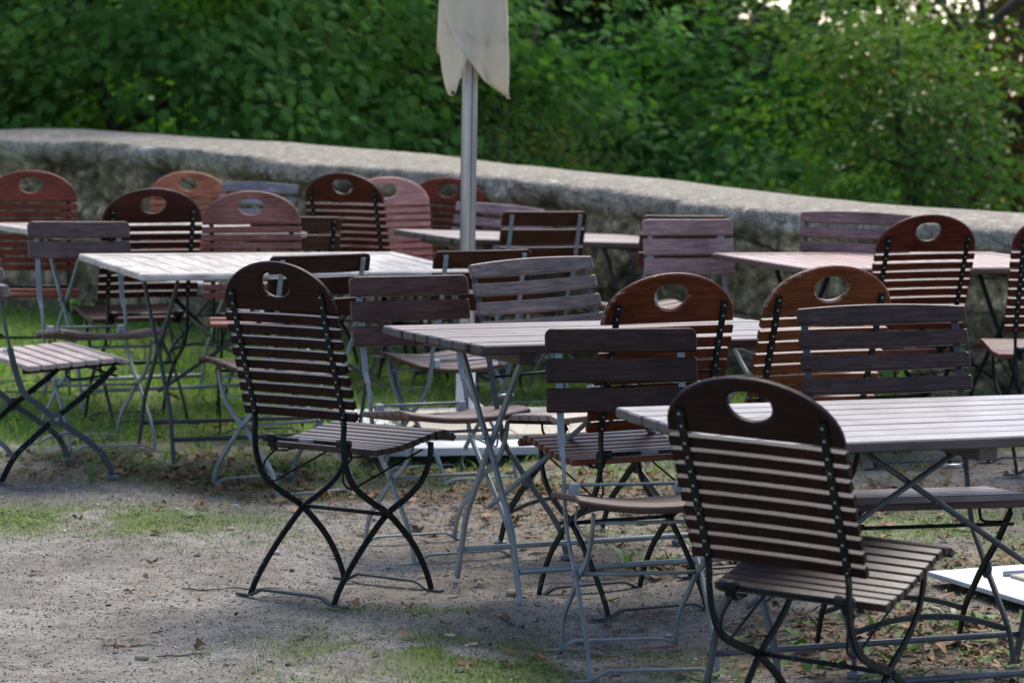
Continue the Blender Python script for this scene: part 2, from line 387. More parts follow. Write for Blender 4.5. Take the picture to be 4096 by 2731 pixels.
# ------------------------------------------------------------------ tables
def table(framed, LT, WT, top, mat, maty, colr, frame_m, frame_c, diag=False):
    root = empty('folding_table'); th = .026; mb = MB(); z = top - th / 2
    if not framed:                                               # long planks with open ends
        npl = 8; pw = WT / npl
        for i in range(npl):
            mb.slat((RNG.uniform(-.002, .002), -WT / 2 + pw * (i + .5), z + RNG.uniform(-.0008, .0008)), (1, 0, 0), (0, 1, 0), (0, 0, 1), LT - (.02 if i in (0, npl - 1) else 0), pw - .0045, th, .004, 0, 0, 1)
        mb.build('tabletop', mat, root, colr)
        for xx in (-LT / 2 + .16, 0, LT / 2 - .16):
            q = MB(); q.slat((xx, 0, z - th / 2 - .0165), (0, 1, 0), (1, 0, 0), (0, 0, 1), WT - .06, .05, .032, .002); q.build('batten', maty, root, colr)
    else:
        fw = .062
        for s in (-1, 1):
            mb.slat((0, s * (WT / 2 - fw / 2), z), (1, 0, 0), (0, 1, 0), (0, 0, 1), LT, fw, th, .006)
        o = mb.build('tabletop', mat, root, colr); m2 = MB()
        for s in (-1, 1): m2.slat((s * (LT / 2 - fw / 2), 0, z), (0, 1, 0), (1, 0, 0), (0, 0, 1), WT - 2 * fw - .001, fw, th - .001, .004)
        m2.slat((0, 0, z - .001), (0, 1, 0), (1, 0, 0), (0, 0, 1), WT - 2 * fw - .001, fw * .8, th - .003, .002)
        ni = 7; span = LT / 2 - fw - fw * .4
        for s in (-1, 1):
            for i in range(ni):
                pw = span / ni
                m2.slat((s * (fw * .4 + pw * (i + .5)), 0, z - .0015), (0, 1, 0), (1, 0, 0), (0, 0, 1), WT - 2 * fw - .001, pw - .006, th - .004, .002)
        m2.build('cross_slats', maty, root, colr)
        for s in (-1, 1): q = MB(); q.slat((s * .3, 0, z - th / 2 - .011), (0, 1, 0), (1, 0, 0), (0, 0, 1), WT - .14, .04, .022, .002); q.build('batten', maty, root, colr)
    zt = z - th / 2 - (.034 if not framed else .024); xl = LT / 2 - .2; k = top / .75
    for e in (-1, 1):
        for s in (-1, 1):
            x = e * (xl + s * .006); lg = MB()
            pts = [(x, s * .19, zt), (x, s * .15, .64 * k), (x, s * .05, .5 * k), (x, -s * .03, .4 * k), (x, -s * .12, .27 * k), (x, -s * .165, .2 * k), (x, -s * .2, .09 * k), (x, -s * .226, .004)]
            lg.bar(smooth_path(pts, 4), (1, 0, 0), .011, .019); lg.build('leg', frame_m, root, frame_c)
        bt = MB(); bt.disc((e * (xl + .013), .01, .45 * k), (e, 0, 0), .009, .008, 10); bt.build('bolt', SCREW, root)
    for s in (-1, 1):
        st = MB(); st.tube([(-xl, s * .21, .09), (xl, s * .21, .09)], .0085, 8); st.build('stretcher', frame_m, root, frame_c)
    db = MB(); db.tube([(-xl + .01, .02, .24), (-.1, 0, .47), (xl * .35, 0, zt - .005)], .0075, 8); db.build('brace', frame_m, root, frame_c)
    db = MB(); db.tube([(xl - .01, -.02, .24), (.1, .02, .46), (-xl * .35, .02, zt - .005)], .0075, 8); db.build('brace', frame_m, root, frame_c)
    return root

# ------------------------------------------------------------------ poses: x, y, z, yaw, pitch, roll (metres, radians; world)
def pose(p):
    M = Matrix.Translation(p[:3]) @ Matrix.Rotation(p[3], 4, 'Z') @ Matrix.Rotation(p[4], 4, 'X') @ Matrix.Rotation(p[5], 4, 'Y')
    return M
G1 = 'round-topped folding chairs'; G2 = 'broad-slat folding chairs with galvanised frames'; G3 = 'four-slat folding chairs with black frames'; GT = 'wooden folding tables'
DB = (.055, .022, .016); 
CH = [
 # name, kind, pose, wood colour, wear, label
 ('A1', 1, (-0.4587, 8.0483, -0.0062, -0.6454, -0.0291, -0.0228), (0.017, 0.0065, 0.004), .12, 'dark brown round-topped chair standing alone on bare dirt, its back towards us'),
 ('A2', 1, (0.7255, 6.1614, -0.019, -0.5627, 0.1415, 0.0152), (0.014, 0.0055, 0.004), .04, 'large nearest dark round-topped chair with worn seat, back towards us, against the front right table'),
 ('A3', 1, (0.3121, 8.0076, -0.0144, 0.4408, -0.026, -0.0101), (0.08, 0.019, 0.007), .26, 'red-brown round-topped chair at the middle table, half hidden behind a three-slat chair, worn seat'),
 ('A4', 1, (0.7613, 8.184, 0.011, 0.4187, -0.0009, -0.0052), (0.11, 0.03, 0.009), .36, 'orange-brown round-topped chair with bleached scuffed rim behind the black four-slat chair'),
 ('A5', 1, (1.4379, 10.7773, 0.0348, 0.3423, 0.0077, -0.0126), (0.075, 0.0155, 0.0075), .14, 'red-brown round-topped chair in front of the reddish table on the right, back towards us'),
 ('A6', 1, (1.9858, 10.4131, 0.0541, 0.0549, -0.0375, -0.0016), (0.062, 0.013, 0.007), .14, 'round-topped chair cut off by the right edge of the photo'),
 ('A7', 1, (-1.5563, 11.5572, 0.0361, 0.3902, -0.0366, -0.0056), (0.032, 0.009, 0.005), .14, 'dark red-brown round-topped chair behind the pale table, back and black posts towards us'),
 ('A8', 1, (-1.5863, 14.2582, -0.0039, 3.4544, 0.0137, -0.0056), (0.36, 0.12, 0.06), .30, 'faded orange round-topped chair nearest the wall on the left, facing us'),
 ('A9', 1, (-1.0306, 11.4234, 0.0262, 3.3055, 0.0153, 0.014), (0.21, 0.085, 0.064), .22, 'mauve-brown round-topped chair facing us across the pale table'),
 ('A10', 1, (-2.1178, 12.333, 0.0569, 3.3064, -0.0038, 0.0016), (0.15, 0.035, 0.02), .18, 'red-brown round-topped chair at the left edge of the photo, facing us'),
 ('A11', 1, (-0.6694, 13.5044, 0.048, -0.4066, -0.0052, -0.0073), (0.06, 0.015, 0.008), .14, 'dark round-topped chair left of the pink one, turned with its black post showing'),
 ('A12', 1, (-0.5377, 13.2063, 0.0185, 3.2598, -0.003, 0.0453), (0.46, 0.22, 0.175), .30, 'faded pink round-topped chair facing us left of the parasol pole'),
 ('A13', 1, (-0.4483, 13.95, -0.0064, 2.845, 0, -0.02), (0.11, 0.023, 0.01), .16, 'dark red round-topped chair partly hidden by the parasol pole'),
 ('B1', 4, (-1.5913, 10.7895, 0.0226, 3.6048, 0.0256, -0.0117), (0.085, 0.056, 0.052), .12, 'grey-brown chair with its lowest back slat missing, left of the pale table'),
 ('B2', 2, (-0.2135, 8.822, -0.0261, 3.5847, 0.0249, 0.0015), (0.074, 0.037, 0.029), .10, 'three-slat chair facing us at the left end of the middle plank table'),
 ('B3', 2, (0.3454, 7.2482, -0.0461, 3.3192, 0.0176, 0.0049), (0.034, 0.0165, 0.012), .08, 'very dark three-slat chair facing us in front of the middle plank table'),
 ('B4', 2, (0.8181, 11.2098, 0.0414, 3.5905, 0.0086, -0.0092), (0.24, 0.152, 0.138), .12, 'mauve three-slat chair facing us between the far plank table and the reddish table'),
 ('B5', 2, (0.0039, 12.5468, 0.022, 0.4726, 0.006, 0.0098), (0.042, 0.016, 0.007), .16, 'brown three-slat chair with grey posts, at the far plank table right of the pole'),
 ('B6', 2, (-0.2426, 10.5054, -0.03, 0.56, -0.0212, 0.001), (0.04, 0.013, 0.006), .18, 'brown three-slat chair with grey posts just below the parasol pole, at the pale table end'),
 ('B7', 2, (-0.8372, 10.0471, -0.0165, 0.6465, 0.0072, -0.0005), (0.026, 0.0095, 0.006), .12, 'brown three-slat chair pushed under the pale table from the front, grey posts towards us'),
 ('B8', 2, (-1.063, 12.45, -0.013, 0.4, 0.001, 0.021), (0.05, 0.024, 0.014), .10, 'dark slat chair half hidden behind the mauve-brown round-topped chair at the pale table'),
 ('B9', 2, (0.5914, 12.1422, 0.0317, 0.4728, 0.0005, 0.0155), (0.07, 0.03, 0.02), .14, 'brown slat chair back to back behind the mauve three-slat chair, only its top showing'),
 ('C1', 3, (0.2569, 8.764, 0.0208, 3.6795, 0.0523, 0.0403), (0.16, 0.12, 0.105), .10, 'greyish four-slat chair with curved top slat at the far side of the middle plank table'),
 ('C2', 3, (1.04, 7.0973, 0.0156, 3.2905, 0.0388, 0.0211), (0.046, 0.028, 0.024), .08, 'dark purple-brown four-slat chair facing us with its seat under the front right table'),
 ('C3', 3, (1.3634, 11.3923, 0.0413, 2.9723, 0.0012, -0.01), (0.18, 0.105, 0.098), .12, 'mauve four-slat chair against the wall behind the reddish table'),
 ('C4', 3, (-1.6948, 10.0864, 0.0277, -1.0217, 0.0018, 0.0267), (0.2, 0.152, 0.134), .16, 'black-framed chair in side view at the left edge, worn slatted seat, back cut off'),
 ('C5', 3, (-0.2145, 13.25, -0.0373, 2.75, 0, -0.05), (0.3, 0.2, 0.195), .10, 'mauve slatted chair by the wall just right of the parasol pole'),
 ('C6', 3, (-1.3978, 13.5611, 0.0369, 2.5881, -0.0016, -0.0014), (0.2, 0.17, 0.18), .12, 'grey slatted chair by the wall behind the mauve-brown round-topped chair'),
]
protos = {1: arch_chair(), 2: slat_chair(3), 4: slat_chair(2), 3: plate_chair()}
kids_map(); used = set(); FEET = []; DROP = []
foot_y = {1: (-.256, .17, .17), 2: (-.25, .173, .17), 4: (-.25, .173, .17), 3: (-.232, .19, .2)}
for nm, kd, ps, wc, wear, lab in CH:
    o = protos[kd] if kd not in used else copy_tree(protos[kd]); used.add(kd)
    o.matrix_world = pose(ps); tag(o, lab, 'chair', {1: G1, 2: G2, 3: G3, 4: G2}[kd])
    for ch in ([x for x in COL.objects if x.parent == o]):
        if ch.name.split('.')[0] in ('headrest', 'backrest', 'seat'):
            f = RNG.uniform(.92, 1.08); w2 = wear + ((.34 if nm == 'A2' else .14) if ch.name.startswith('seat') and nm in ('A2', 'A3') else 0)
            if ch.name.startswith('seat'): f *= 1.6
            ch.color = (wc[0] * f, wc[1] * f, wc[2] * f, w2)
        if kd == 3 and nm == 'C1' and ch.name.split('.')[0] == 'post': ch.color = (.06, .07, .075, 1)
        if nm == 'B8' and ch.name.split('.')[0] == 'post': ch.color = BLK
    if kd == 1:
        for st in [x for x in COL.objects if x.name.startswith('sticker') and x.parent and x.parent.parent == o]:
            if nm == 'A1': st.color = (.16, .16, .17, 1)
            elif nm not in ('A3', 'A5', 'A7') and len(used) > 0: DROP.append(st)
    rf, ff, xw = foot_y[kd]
    for yy in (rf, ff):
        for s in (-1, 1): FEET.append(tuple(pose(ps) @ Vector((s * xw, yy, 0))))
for st in DROP: bpy.data.objects.remove(st)
TB = [
 ('TA', True, 1.332, 0.782, 0.731, (-0.9281, 10.8106, 0.0249, 0.4518, 0.0307, 0.0091), (0.5, 0.445, 0.39), .35, DKG, METAL, 'pale weathered framed table with cross slats on the grass at left', GREYWOOD, GREYWOODY),
 ('TC', False, 1.207, .698, .74, (0.3053, 8.1266, 0.0177, 6.7297, -0.0107, 0.0043), (0.12, 0.09, 0.08), .22, GRY, GALV, 'brown plank table with grey crossed legs in the middle, rounded plank ends', TABW, TABWY),
 ('TD', False, 1.284, 0.749, 0.686, (0.9804, 6.7678, -0.0030, 0.3665, 0.0002, 0.0000), (0.19, 0.172, 0.172), .30, (.085, .092, .10, 1), GALV, 'front right plank table with shining silvery top, behind the nearest chair', TABW, TABWY),
 ('TB', False, 1.229, 0.721, 0.699, (0.121, 12.9829, 0.0421, 0.4732, 0.004, 0.0338), (0.2, 0.15, 0.13), .2, DKG, METAL, 'far plank table behind the parasol pole near the wall', TABW, TABWY),
 ('TE', True, 1.341, 0.779, 0.738, (1.559, 11.275, 0.0329, 0.4244, 0.0115, 0.01), (0.27, 0.16, 0.13), .2, BLK, METAL, 'reddish framed table on the right in front of the wall', TABW, TABWY),
 ('TF', True, 1.160, 0.790, 0.768, (-1.5992, 12.1801, 0.0338, 0.5594, 0.0022, 0.0117), (0.42, 0.36, 0.31), .3, GRY, GALV, 'table end cut off by the left edge, behind the chair with the missing slat', GREYWOOD, GREYWOODY),
]
for nm, fr, lt, wt, top, ps, wc, wear, fc, fm, lab, m1, m2 in TB:
    lift = 0
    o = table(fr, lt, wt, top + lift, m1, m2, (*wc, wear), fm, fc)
    ps2 = (ps[0], ps[1], ps[2] - lift) + ps[3:]
    o.matrix_world = pose(ps2); tag(o, lab, 'table', GT)
    for x in (-lt / 2 + .2, lt / 2 - .2):
        for y in (-.226, .226): FEET.append(tuple(pose(ps2) @ Vector((x, y, 0))))

# ------------------------------------------------------------------ ground: one sheet, pressed to every foot, dropping away behind the wall
WP0 = np.array([-2.9, 16.4]); WD = np.array([.7932, -.60896]); WN = np.array([.60896, .7932])
FE = np.array(FEET); SG = .16
def plane(x, y): return .0019 * x + .007 * (np.clip(y, -4, 20) - 7)
Kf = np.exp(-((FE[:, None, :2] - FE[None, :, :2]) ** 2).sum(-1) / (2 * SG * SG))
WF = np.linalg.solve(Kf + .12 * np.eye(len(FE)), FE[:, 2] - plane(FE[:, 0], FE[:, 1]))
def sstep(a, b, x): t = np.clip((x - a) / (b - a), 0, 1); return t * t * (3 - 2 * t)
def vnoise(x, y, sc, seed=0):
    """smooth value noise on a lattice"""
    xs = x / sc + 100; ys = y / sc + 100; xi = np.floor(xs).astype(int); yi = np.floor(ys).astype(int); fx = xs - xi; fy = ys - yi
    def h(a, b): 
        q = np.sin(a * 127.1 + b * 311.7 + seed * 74.7) * 43758.5453; return q - np.floor(q)
    fx = fx * fx * (3 - 2 * fx); fy = fy * fy * (3 - 2 * fy)
    return (h(xi, yi) * (1 - fx) + h(xi + 1, yi) * fx) * (1 - fy) + (h(xi, yi + 1) * (1 - fx) + h(xi + 1, yi + 1) * fx) * fy
def ground_z(x, y):
    x = np.atleast_1d(np.asarray(x, float)); y = np.atleast_1d(np.asarray(y, float)); sh = x.shape; x = x.ravel(); y = y.ravel()
    z = plane(x, y); near = (np.abs(x) < 4) & (y > 4) & (y < 16)
    xx, yy = x[near], y[near]; acc = np.zeros(len(xx))
    for (fx, fy, fz), w in zip(FE, WF): acc += w * np.exp(-((xx - fx) ** 2 + (yy - fy) ** 2) / (2 * SG * SG))
    acc += (vnoise(xx, yy, .30, 1) - .5) * .012 + (vnoise(xx, yy, .09, 2) - .5) * .006
    z[near] += acc
    d = (x - WP0[0]) * WN[0] + (y - WP0[1]) * WN[1]
    z -= sstep(.35, .75, d) * 2.2 + np.clip(d - 1, 0, 60) * .22 + np.clip(d - 61, 0, 400) * .03
    return z.reshape(sh)
def ell(x, y, cx, cy, rx, ry, rot=0.0):
    c, s = math.cos(rot), math.sin(rot); dx, dy = x - cx, y - cy
    return np.clip(1.35 - np.sqrt(((dx * c + dy * s) / rx) ** 2 + ((-dx * s + dy * c) / ry) ** 2), 0, 1)
def turf(x, y):
    n = vnoise(x, y, .35, 5) * .6 + vnoise(x, y, .12, 6) * .4
    lawn = sstep(10.35, 11.35, y + (n - .5) * 1.1 - .12 * np.clip(x, 0, 3)) * 1.0
    p = np.maximum.reduce([ell(x, y, -1.55, 9.15, 1.0, .36) * .85, ell(x, y, -1.0, 8.75, .45, .14) * .4, ell(x, y, -.05, 7.22, .66, .32, .2) * .95, ell(x, y, -.32, 7.72, .28, .07) * .8, ell(x, y, -.05, 6.85, .55, .24) * .85,
                           ell(x, y, 1.25, 9.3, .9, .8) * .62, ell(x, y, 1.5, 8.75, .6, .35) * .6, ell(x, y, .45, 9.3, .5, .5) * .45, ell(x, y, -.75, 9.9, .55, .3) * .4, ell(x, y, 1.35, 7.6, .55, .6) * .30, ell(x, y, -1.0, 10.35, 1.3, .55) * .62, ell(x, y, .25, 10.2, 1.0, .5) * .6])
    p = p * sstep(.28, .60, vnoise(x, y, .28, 5) * .4 + vnoise(x, y, .10, 6) * .35 + vnoise(x, y, .05, 9) * .25 + .06)
    return np.clip(np.maximum(lawn, p), 0, 1)
def litter(x, y):
    n = vnoise(x, y, .22, 11) * .6 + vnoise(x, y, .08, 12) * .4
    p = np.maximum.reduce([ell(x, y, 1.25, 7.35, .62, .62) * 1.0, ell(x, y, .62, 8.40, .34, .16) * 1.0, ell(x, y, 1.4, 8.4, .6, .5) * .5, ell(x, y, .2, 9.8, 1.3, .6) * .8, ell(x, y, -.9, 10.25, .9, .55) * .85, ell(x, y, 1.4, 10.0, .7, .8) * .35,
                           ell(x, y, .2, 7.4, .5, .5) * .12, ell(x, y, .5, 8.9, .6, .4) * .4])
    return p * sstep(.3, .6, n + .1) + .012

gx = np.concatenate([-np.geomspace(3500, 4.6, 22), np.arange(-4.5, 4.51, .06), np.geomspace(4.6, 3500, 22)])
gy = np.concatenate([-np.geomspace(300, .5, 12), np.arange(0, 4.5, .4), np.arange(4.5, 19, .06), np.geomspace(19.1, 4000, 34)])
GX, GY = np.meshgrid(gx, gy); GZ = ground_z(GX, GY)
V = np.stack([GX, GY, GZ], -1).reshape(-1, 3); nx, ny = len(gx), len(gy)
ii = (np.arange(ny - 1)[:, None] * nx + np.arange(nx - 1)[None, :]).ravel()
F = np.stack([ii, ii + 1, ii + 1 + nx, ii + nx], 1)
dist = (GX - WP0[0]) * WN[0] + (GY - WP0[1]) * WN[1]
tf = turf(GX, GY); tf = np.where(dist > .5, 1, tf)
lt = np.clip(litter(GX, GY), 0, 1); lt = np.where(dist > .5, .2, lt)
cols = np.stack([tf, lt, np.zeros_like(tf)], -1).reshape(-1, 3)
def ground_mat():
    m, nt, b, _ = new_mat('soil_and_turf'); tc = N(nt, 'ShaderNodeTexCoord'); at = N(nt, 'ShaderNodeAttribute', attribute_name='tint')
    sp = N(nt, 'ShaderNodeSeparateColor'); L(nt, at.outputs['Color'], sp.inputs[0])
    P = tc.outputs['Object']
    n1 = noise_tex(nt, P, 2.2, 5); n2 = noise_tex(nt, P, 38, 5, .7); n3 = noise_tex(nt, P, 210, 4, .7); vo = N(nt, 'ShaderNodeTexVoronoi'); vo.inputs['Scale'].default_value = 120; L(nt, P, vo.inputs['Vector'])
    soil = ramp(nt, n1.outputs[0], [(.3, (.150, .133, .108)), (.5, (.205, .185, .154)), (.72, (.275, .255, .218))])
    soil = mix(nt, 1.0, soil, ramp(nt, n2.outputs[0], [(.32, (.66, .64, .62)), (.5, (1, 1, 1)), (.68, (1.22, 1.2, 1.18))]), 'MULTIPLY')
    n4 = noise_tex(nt, P, 12, 5, .65); soil = mix(nt, 1.0, soil, ramp(nt, n4.outputs[0], [(.33, (.66, .65, .64)), (.5, (1, 1, 1)), (.7, (1.18, 1.17, 1.15))]), 'MULTIPLY')
    soil = mix(nt, 1.0, soil, ramp(nt, n3.outputs[0], [(.36, (.4, .4, .4)), (.5, (1, 1, 1)), (.66, (1.6, 1.6, 1.6))]), 'MULTIPLY')
    peb = ramp(nt, vo.outputs['Distance'], [(.10, (1, 1, 1)), (.22, (0, 0, 0))])
    pc = ramp(nt, vo.outputs['Color'], [(0, (.10, .095, .09)), (.5, (.3, .29, .27)), (1, (.62, .6, .56))])
    soil = mix(nt, math_(nt, 'MULTIPLY', peb, .55), soil, pc)
    lit = mix(nt, 1.0, (.12, .072, .045), ramp(nt, n2.outputs[0], [(.3, (.5,) * 3), (.7, (1.5,) * 3)]), 'MULTIPLY')
    soil = mix(nt, math_(nt, 'MULTIPLY', sp.outputs[1], .65, True), soil, lit)
    grass = ramp(nt, n2.outputs[0], [(.3, (.08, .105, .03)), (.6, (.14, .175, .05)), (.8, (.23, .20, .10))])
    tfac = math_(nt, 'MULTIPLY', math_(nt, 'SUBTRACT', math_(nt, 'ADD', sp.outputs[0], math_(nt, 'MULTIPLY', math_(nt, 'SUBTRACT', n2.outputs[0], .5), .9)), .28), 1.6, True)
    colr = mix(nt, tfac, soil, grass)
    L(nt, colr, b.inputs['Base Color']); b.inputs['Roughness'].default_value = .95; b.inputs['Specular IOR Level'].default_value = .2
    h = math_(nt, 'ADD', n2.outputs[0], math_(nt, 'MULTIPLY', n3.outputs[0], .5)); h = math_(nt, 'ADD', h, math_(nt, 'MULTIPLY', peb, .25))
    bump(nt, b, h, .55, .008)
    return m
tag(np_mesh('ground', V, F, ground_mat(), smooth=True, colors=cols), kind='structure')

# ------------------------------------------------------------------ grass, clover, fallen leaves, gravel (nobody could count them)
def scatter(n, box, dens):
    x = RNG.uniform(box[0], box[1], n); y = RNG.uniform(box[2], box[3], n)
    d = (x - WP0[0]) * WN[0] + (y - WP0[1]) * WN[1]
    k = (RNG.random(n) < dens(x, y)) & (d < -.02); return x[k], y[k]
def visible(x, y, m=.75): return np.abs(x) < (y * .184 + m)
def blades(n, box, dens, h0, h1, wid, c_lo, c_hi):
    x, y = scatter(n, box, dens); k = visible(x, y); x, y = x[k], y[k]; n = len(x); z = ground_z(x, y)
    a = RNG.uniform(0, 2 * np.pi, n); h = RNG.uniform(h0, h1, n); w = wid * RNG.uniform(.7, 1.3, n); ln = RNG.uniform(.3, 1.5, n) * h; la = RNG.uniform(0, 2 * np.pi, n)
    B = np.stack([x, y, z - .003], 1); wv = np.stack([np.cos(a) * w, np.sin(a) * w, 0 * a], 1); lv = np.stack([np.cos(la) * ln, np.sin(la) * ln, h], 1)
    mid = B + lv * .55 * np.array([.7, .7, 1.15])
    Vv = np.stack([B - wv, B + wv, mid + wv * .7, mid - wv * .7, B + lv], 1).reshape(-1, 3)
    o = np.arange(n)[:, None] * 5
    Ff = np.concatenate([o + np.array([[0, 1, 2]]), o + np.array([[0, 2, 3]]), o + np.array([[3, 2, 4]])])
    t = RNG.random((n, 1)) ** 1.3; c = np.array(c_lo) * (1 - t) + np.array(c_hi) * t
    return Vv, Ff, np.repeat(c, 5, 0)
def join(parts):
    V, F, C = [], [], []; o = 0
    for v, f, c in parts: V.append(v); F.append(f + o); C.append(c); o += len(v)
    return np.concatenate(V), np.concatenate(F), np.concatenate(C)
lawn_d = lambda x, y: np.where(y > 10.2, turf(x, y), 0) * (.35 + .65 * sstep(.38, .58, vnoise(x, y, .4, 31) * .6 + vnoise(x, y, .13, 32) * .4))
fore_d = lambda x, y: np.where(y <= 10.2, turf(x, y), 0)
parts = [blades(130000, (-3.6, 3.2, 10.2, 16.6), lawn_d, .02, .055, .0028, (.09, .165, .04), (.29, .37, .11)),
         blades(9000, (-3.6, 3.2, 10.8, 16.6), lawn_d, .06, .11, .003, (.07, .15, .03), (.2, .32, .07)),
         blades(340000, (-2.3, 2.4, 6.4, 10.3), fore_d, .005, .017, .0011, (.05, .10, .02), (.21, .25, .075)),
         blades(2600, (-3.4, 2.6, 12.0, 17), lambda x, y: np.where(np.abs((x - WP0[0]) * WN[0] + (y - WP0[1]) * WN[1] + .12) < .12, 1, 0) * 1.0, .05, .16, .004, (.05, .10, .02), (.14, .22, .05))]
def flat_leaves(n, box, dens, r0, r1, lift, c_lo, c_hi, curl, lobes=False, zup=0.0):
    """small fan-shaped leaves: ground-cover or fallen leaves, each a crumpled fan"""
    x, y = scatter(n, box, dens); k = visible(x, y); x, y = x[k], y[k]; n = len(x); z = ground_z(x, y) + RNG.uniform(.001, lift, n) + zup
    prof = np.array([(0, -1.0), (.35, -.7), (.62, -.35), (.6, .05), (.5, .45), (.28, .75), (.0, 1.0), (-.3, .7), (-.55, .4), (-.66, 0), (-.5, -.45), (-.3, -.75)]) if lobes else np.array([(0, -1), (.5, -.6), (.68, 0), (.45, .6), (0, 1), (-.45, .6), (-.68, 0), (-.5, -.6)])
    q = len(prof); r = RNG.uniform(r0, r1, n); a = RNG.uniform(0, 2 * np.pi, n)
    jit = RNG.uniform(.6, 1.25, (n, q)) if lobes else 1.0
    lx = prof[None, :, 0] * r[:, None] * RNG.uniform(.4, .95, n)[:, None] * jit; ly = prof[None, :, 1] * r[:, None] * jit
    cu = RNG.uniform(-1, 1, (n, 1)) * curl; cv = RNG.uniform(-.4, 1, (n, 1)) * curl
    lz = cu * np.abs(lx) + cv * ly ** 2 / r[:, None] + RNG.normal(0, .12, (n, q)) * r[:, None] * curl
    tx = RNG.normal(0, .25, (n, 1)) * curl; ty = RNG.normal(0, .25, (n, 1)) * curl
    lz = lz + lx * tx + ly * ty
    lz = lz - np.minimum(lz.min(1, keepdims=True), 0)
    ca, sa = np.cos(a)[:, None], np.sin(a)[:, None]
    P = np.stack([x[:, None] + lx * ca - ly * sa, y[:, None] + lx * sa + ly * ca, z[:, None] + lz], -1)
    C0 = np.stack([x, y, z + lz.mean(1) * .8], -1)[:, None]
    Vv = np.concatenate([C0, P], 1).reshape(-1, 3); o = np.arange(n)[:, None] * (q + 1)
    Ff = np.concatenate([o + np.array([[0, 1 + j, 1 + (j + 1) % q]]) for j in range(q)])
    t = RNG.random((n, 1)); c = np.array(c_lo) * (1 - t) + np.array(c_hi) * t; c = c * RNG.uniform(.55, 1.3, (n, 1))
    return Vv, Ff, np.repeat(c, q + 1, 0)
clover_d = lambda x, y: turf(x, y) * sstep(.52, .75, vnoise(x, y, .3, 21)) + np.where((y > 9.6) & (y < 11.2), .25, 0) * sstep(.5, .7, vnoise(x, y, .25, 22))
parts.append(flat_leaves(9000, (-3.2, 2.6, 9.4, 13), clover_d, .008, .02, .03, (.07, .14, .03), (.2, .28, .1), .5))
parts.append(flat_leaves(42000, (-2, 2.2, 6.5, 10.6), lambda x, y: np.clip(turf(x, y) * .9 + litter(x, y) * .25, 0, 1) * sstep(.42, .66, vnoise(x, y, .16, 23)), .004, .011, .012, (.06, .12, .025), (.2, .27, .08), .6))
GV, GF, GC = join(parts)
GRASS = leaf_mat('grass_blade', .5, .5, .35)
tag(np_mesh('grass', GV, GF, GRASS, colors=GC), 'short green grass and clover growing in patches on the terrace', 'grass', kind='stuff')
parts = [flat_leaves(26000, (-2.4, 2.5, 6.4, 11.4), lambda x, y: litter(x, y) * .95, .007, .026, .010, (.075, .036, .018), (.26, .155, .085), .8, True),
         flat_leaves(4600, (-2.4, 2.5, 6.4, 11.4), lambda x, y: litter(x, y) * .6, .026, .045, .015, (.12, .055, .026), (.30, .18, .10), .4, True),
         flat_leaves(900, (.4, 1.8, 6.6, 9.3), lambda x, y: np.clip(litter(x, y), 0, 1) * .8, .02, .05, .02, (.07, .13, .03), (.16, .24, .08), .7, True),
         flat_leaves(260, (-2.6, 2.4, 10.8, 15), lambda x, y: .5 + 0 * x, .02, .05, .03, (.20, .09, .035), (.38, .22, .1), .8, True)]
LV, LF, LC = join(parts)
tag(np_mesh('fallen_leaves', LV, LF, leaf_mat('dry_leaf', .12, .7, .2), colors=LC), 'dry brown fallen leaves and crumbs scattered over soil and grass', 'leaf litter', kind='stuff')
def crumbs(n, box, r0, r1, dens):
    x, y = scatter(n, box, dens); k = visible(x, y, .1); x, y = x[k], y[k]; n = len(x); z = ground_z(x, y); r = r0 * (r1 / r0) ** (RNG.random(n) ** 2.6)
    base = np.array([(1, 0, 0), (0, 1, 0), (-1, 0, 0), (0, -1, 0), (0, 0, 1), (.6, .6, .55), (-.6, .6, .5), (-.6, -.6, .55), (.6, -.6, .5), (0, 0, -.5)], float)
    fc = np.array([(0, 5, 8), (5, 4, 8), (5, 1, 6), (5, 6, 4), (6, 2, 7), (6, 7, 4), (7, 3, 8), (7, 8, 4), (0, 1, 5), (1, 2, 6), (2, 3, 7), (3, 0, 8), (0, 9, 1), (1, 9, 2), (2, 9, 3), (3, 9, 0)])
    a = RNG.uniform(0, 6.28, n); st = RNG.uniform(.6, 1.7, n); P = base[None] * RNG.uniform(.75, 1.25, (n, 10, 1)) * r[:, None, None]
    P[:, :, 0] *= st[:, None]; P[:, :, 2] *= .7
    X = P[:, :, 0] * np.cos(a)[:, None] - P[:, :, 1] * np.sin(a)[:, None] + x[:, None]; Y = P[:, :, 0] * np.sin(a)[:, None] + P[:, :, 1] * np.cos(a)[:, None] + y[:, None]
    Vv = np.stack([X, Y, P[:, :, 2] + z[:, None] + r[:, None] * .2], -1).reshape(-1, 3)
    Ff = (np.arange(n)[:, None, None] * 10 + fc[None]).reshape(-1, 3)
    t = RNG.random((n, 1)); c = np.where(t < .26, np.array([[.095, .085, .072]]), np.where(t < .8, np.array([[.21, .185, .155]]), np.array([[.5, .47, .42]]))) * RNG.uniform(.7, 1.3, (n, 1))
    return Vv, Ff, np.repeat(c, 10, 0)
PV, PF, PC = join([crumbs(95000, (-1.7, 1.9, 6.3, 10.2), .0010, .0040, lambda x, y: np.clip(1 - turf(x, y) * 1.5, 0, 1)), crumbs(110, (-1.6, 1.5, 6.6, 9.6), .006, .013, lambda x, y: .8 + 0 * x)])
tag(np_mesh('gravel', PV, PF, leaf_mat('grit', 0.0, .9, .2), colors=PC), 'loose grit and small pebbles on the bare dirt', 'gravel', kind='stuff')

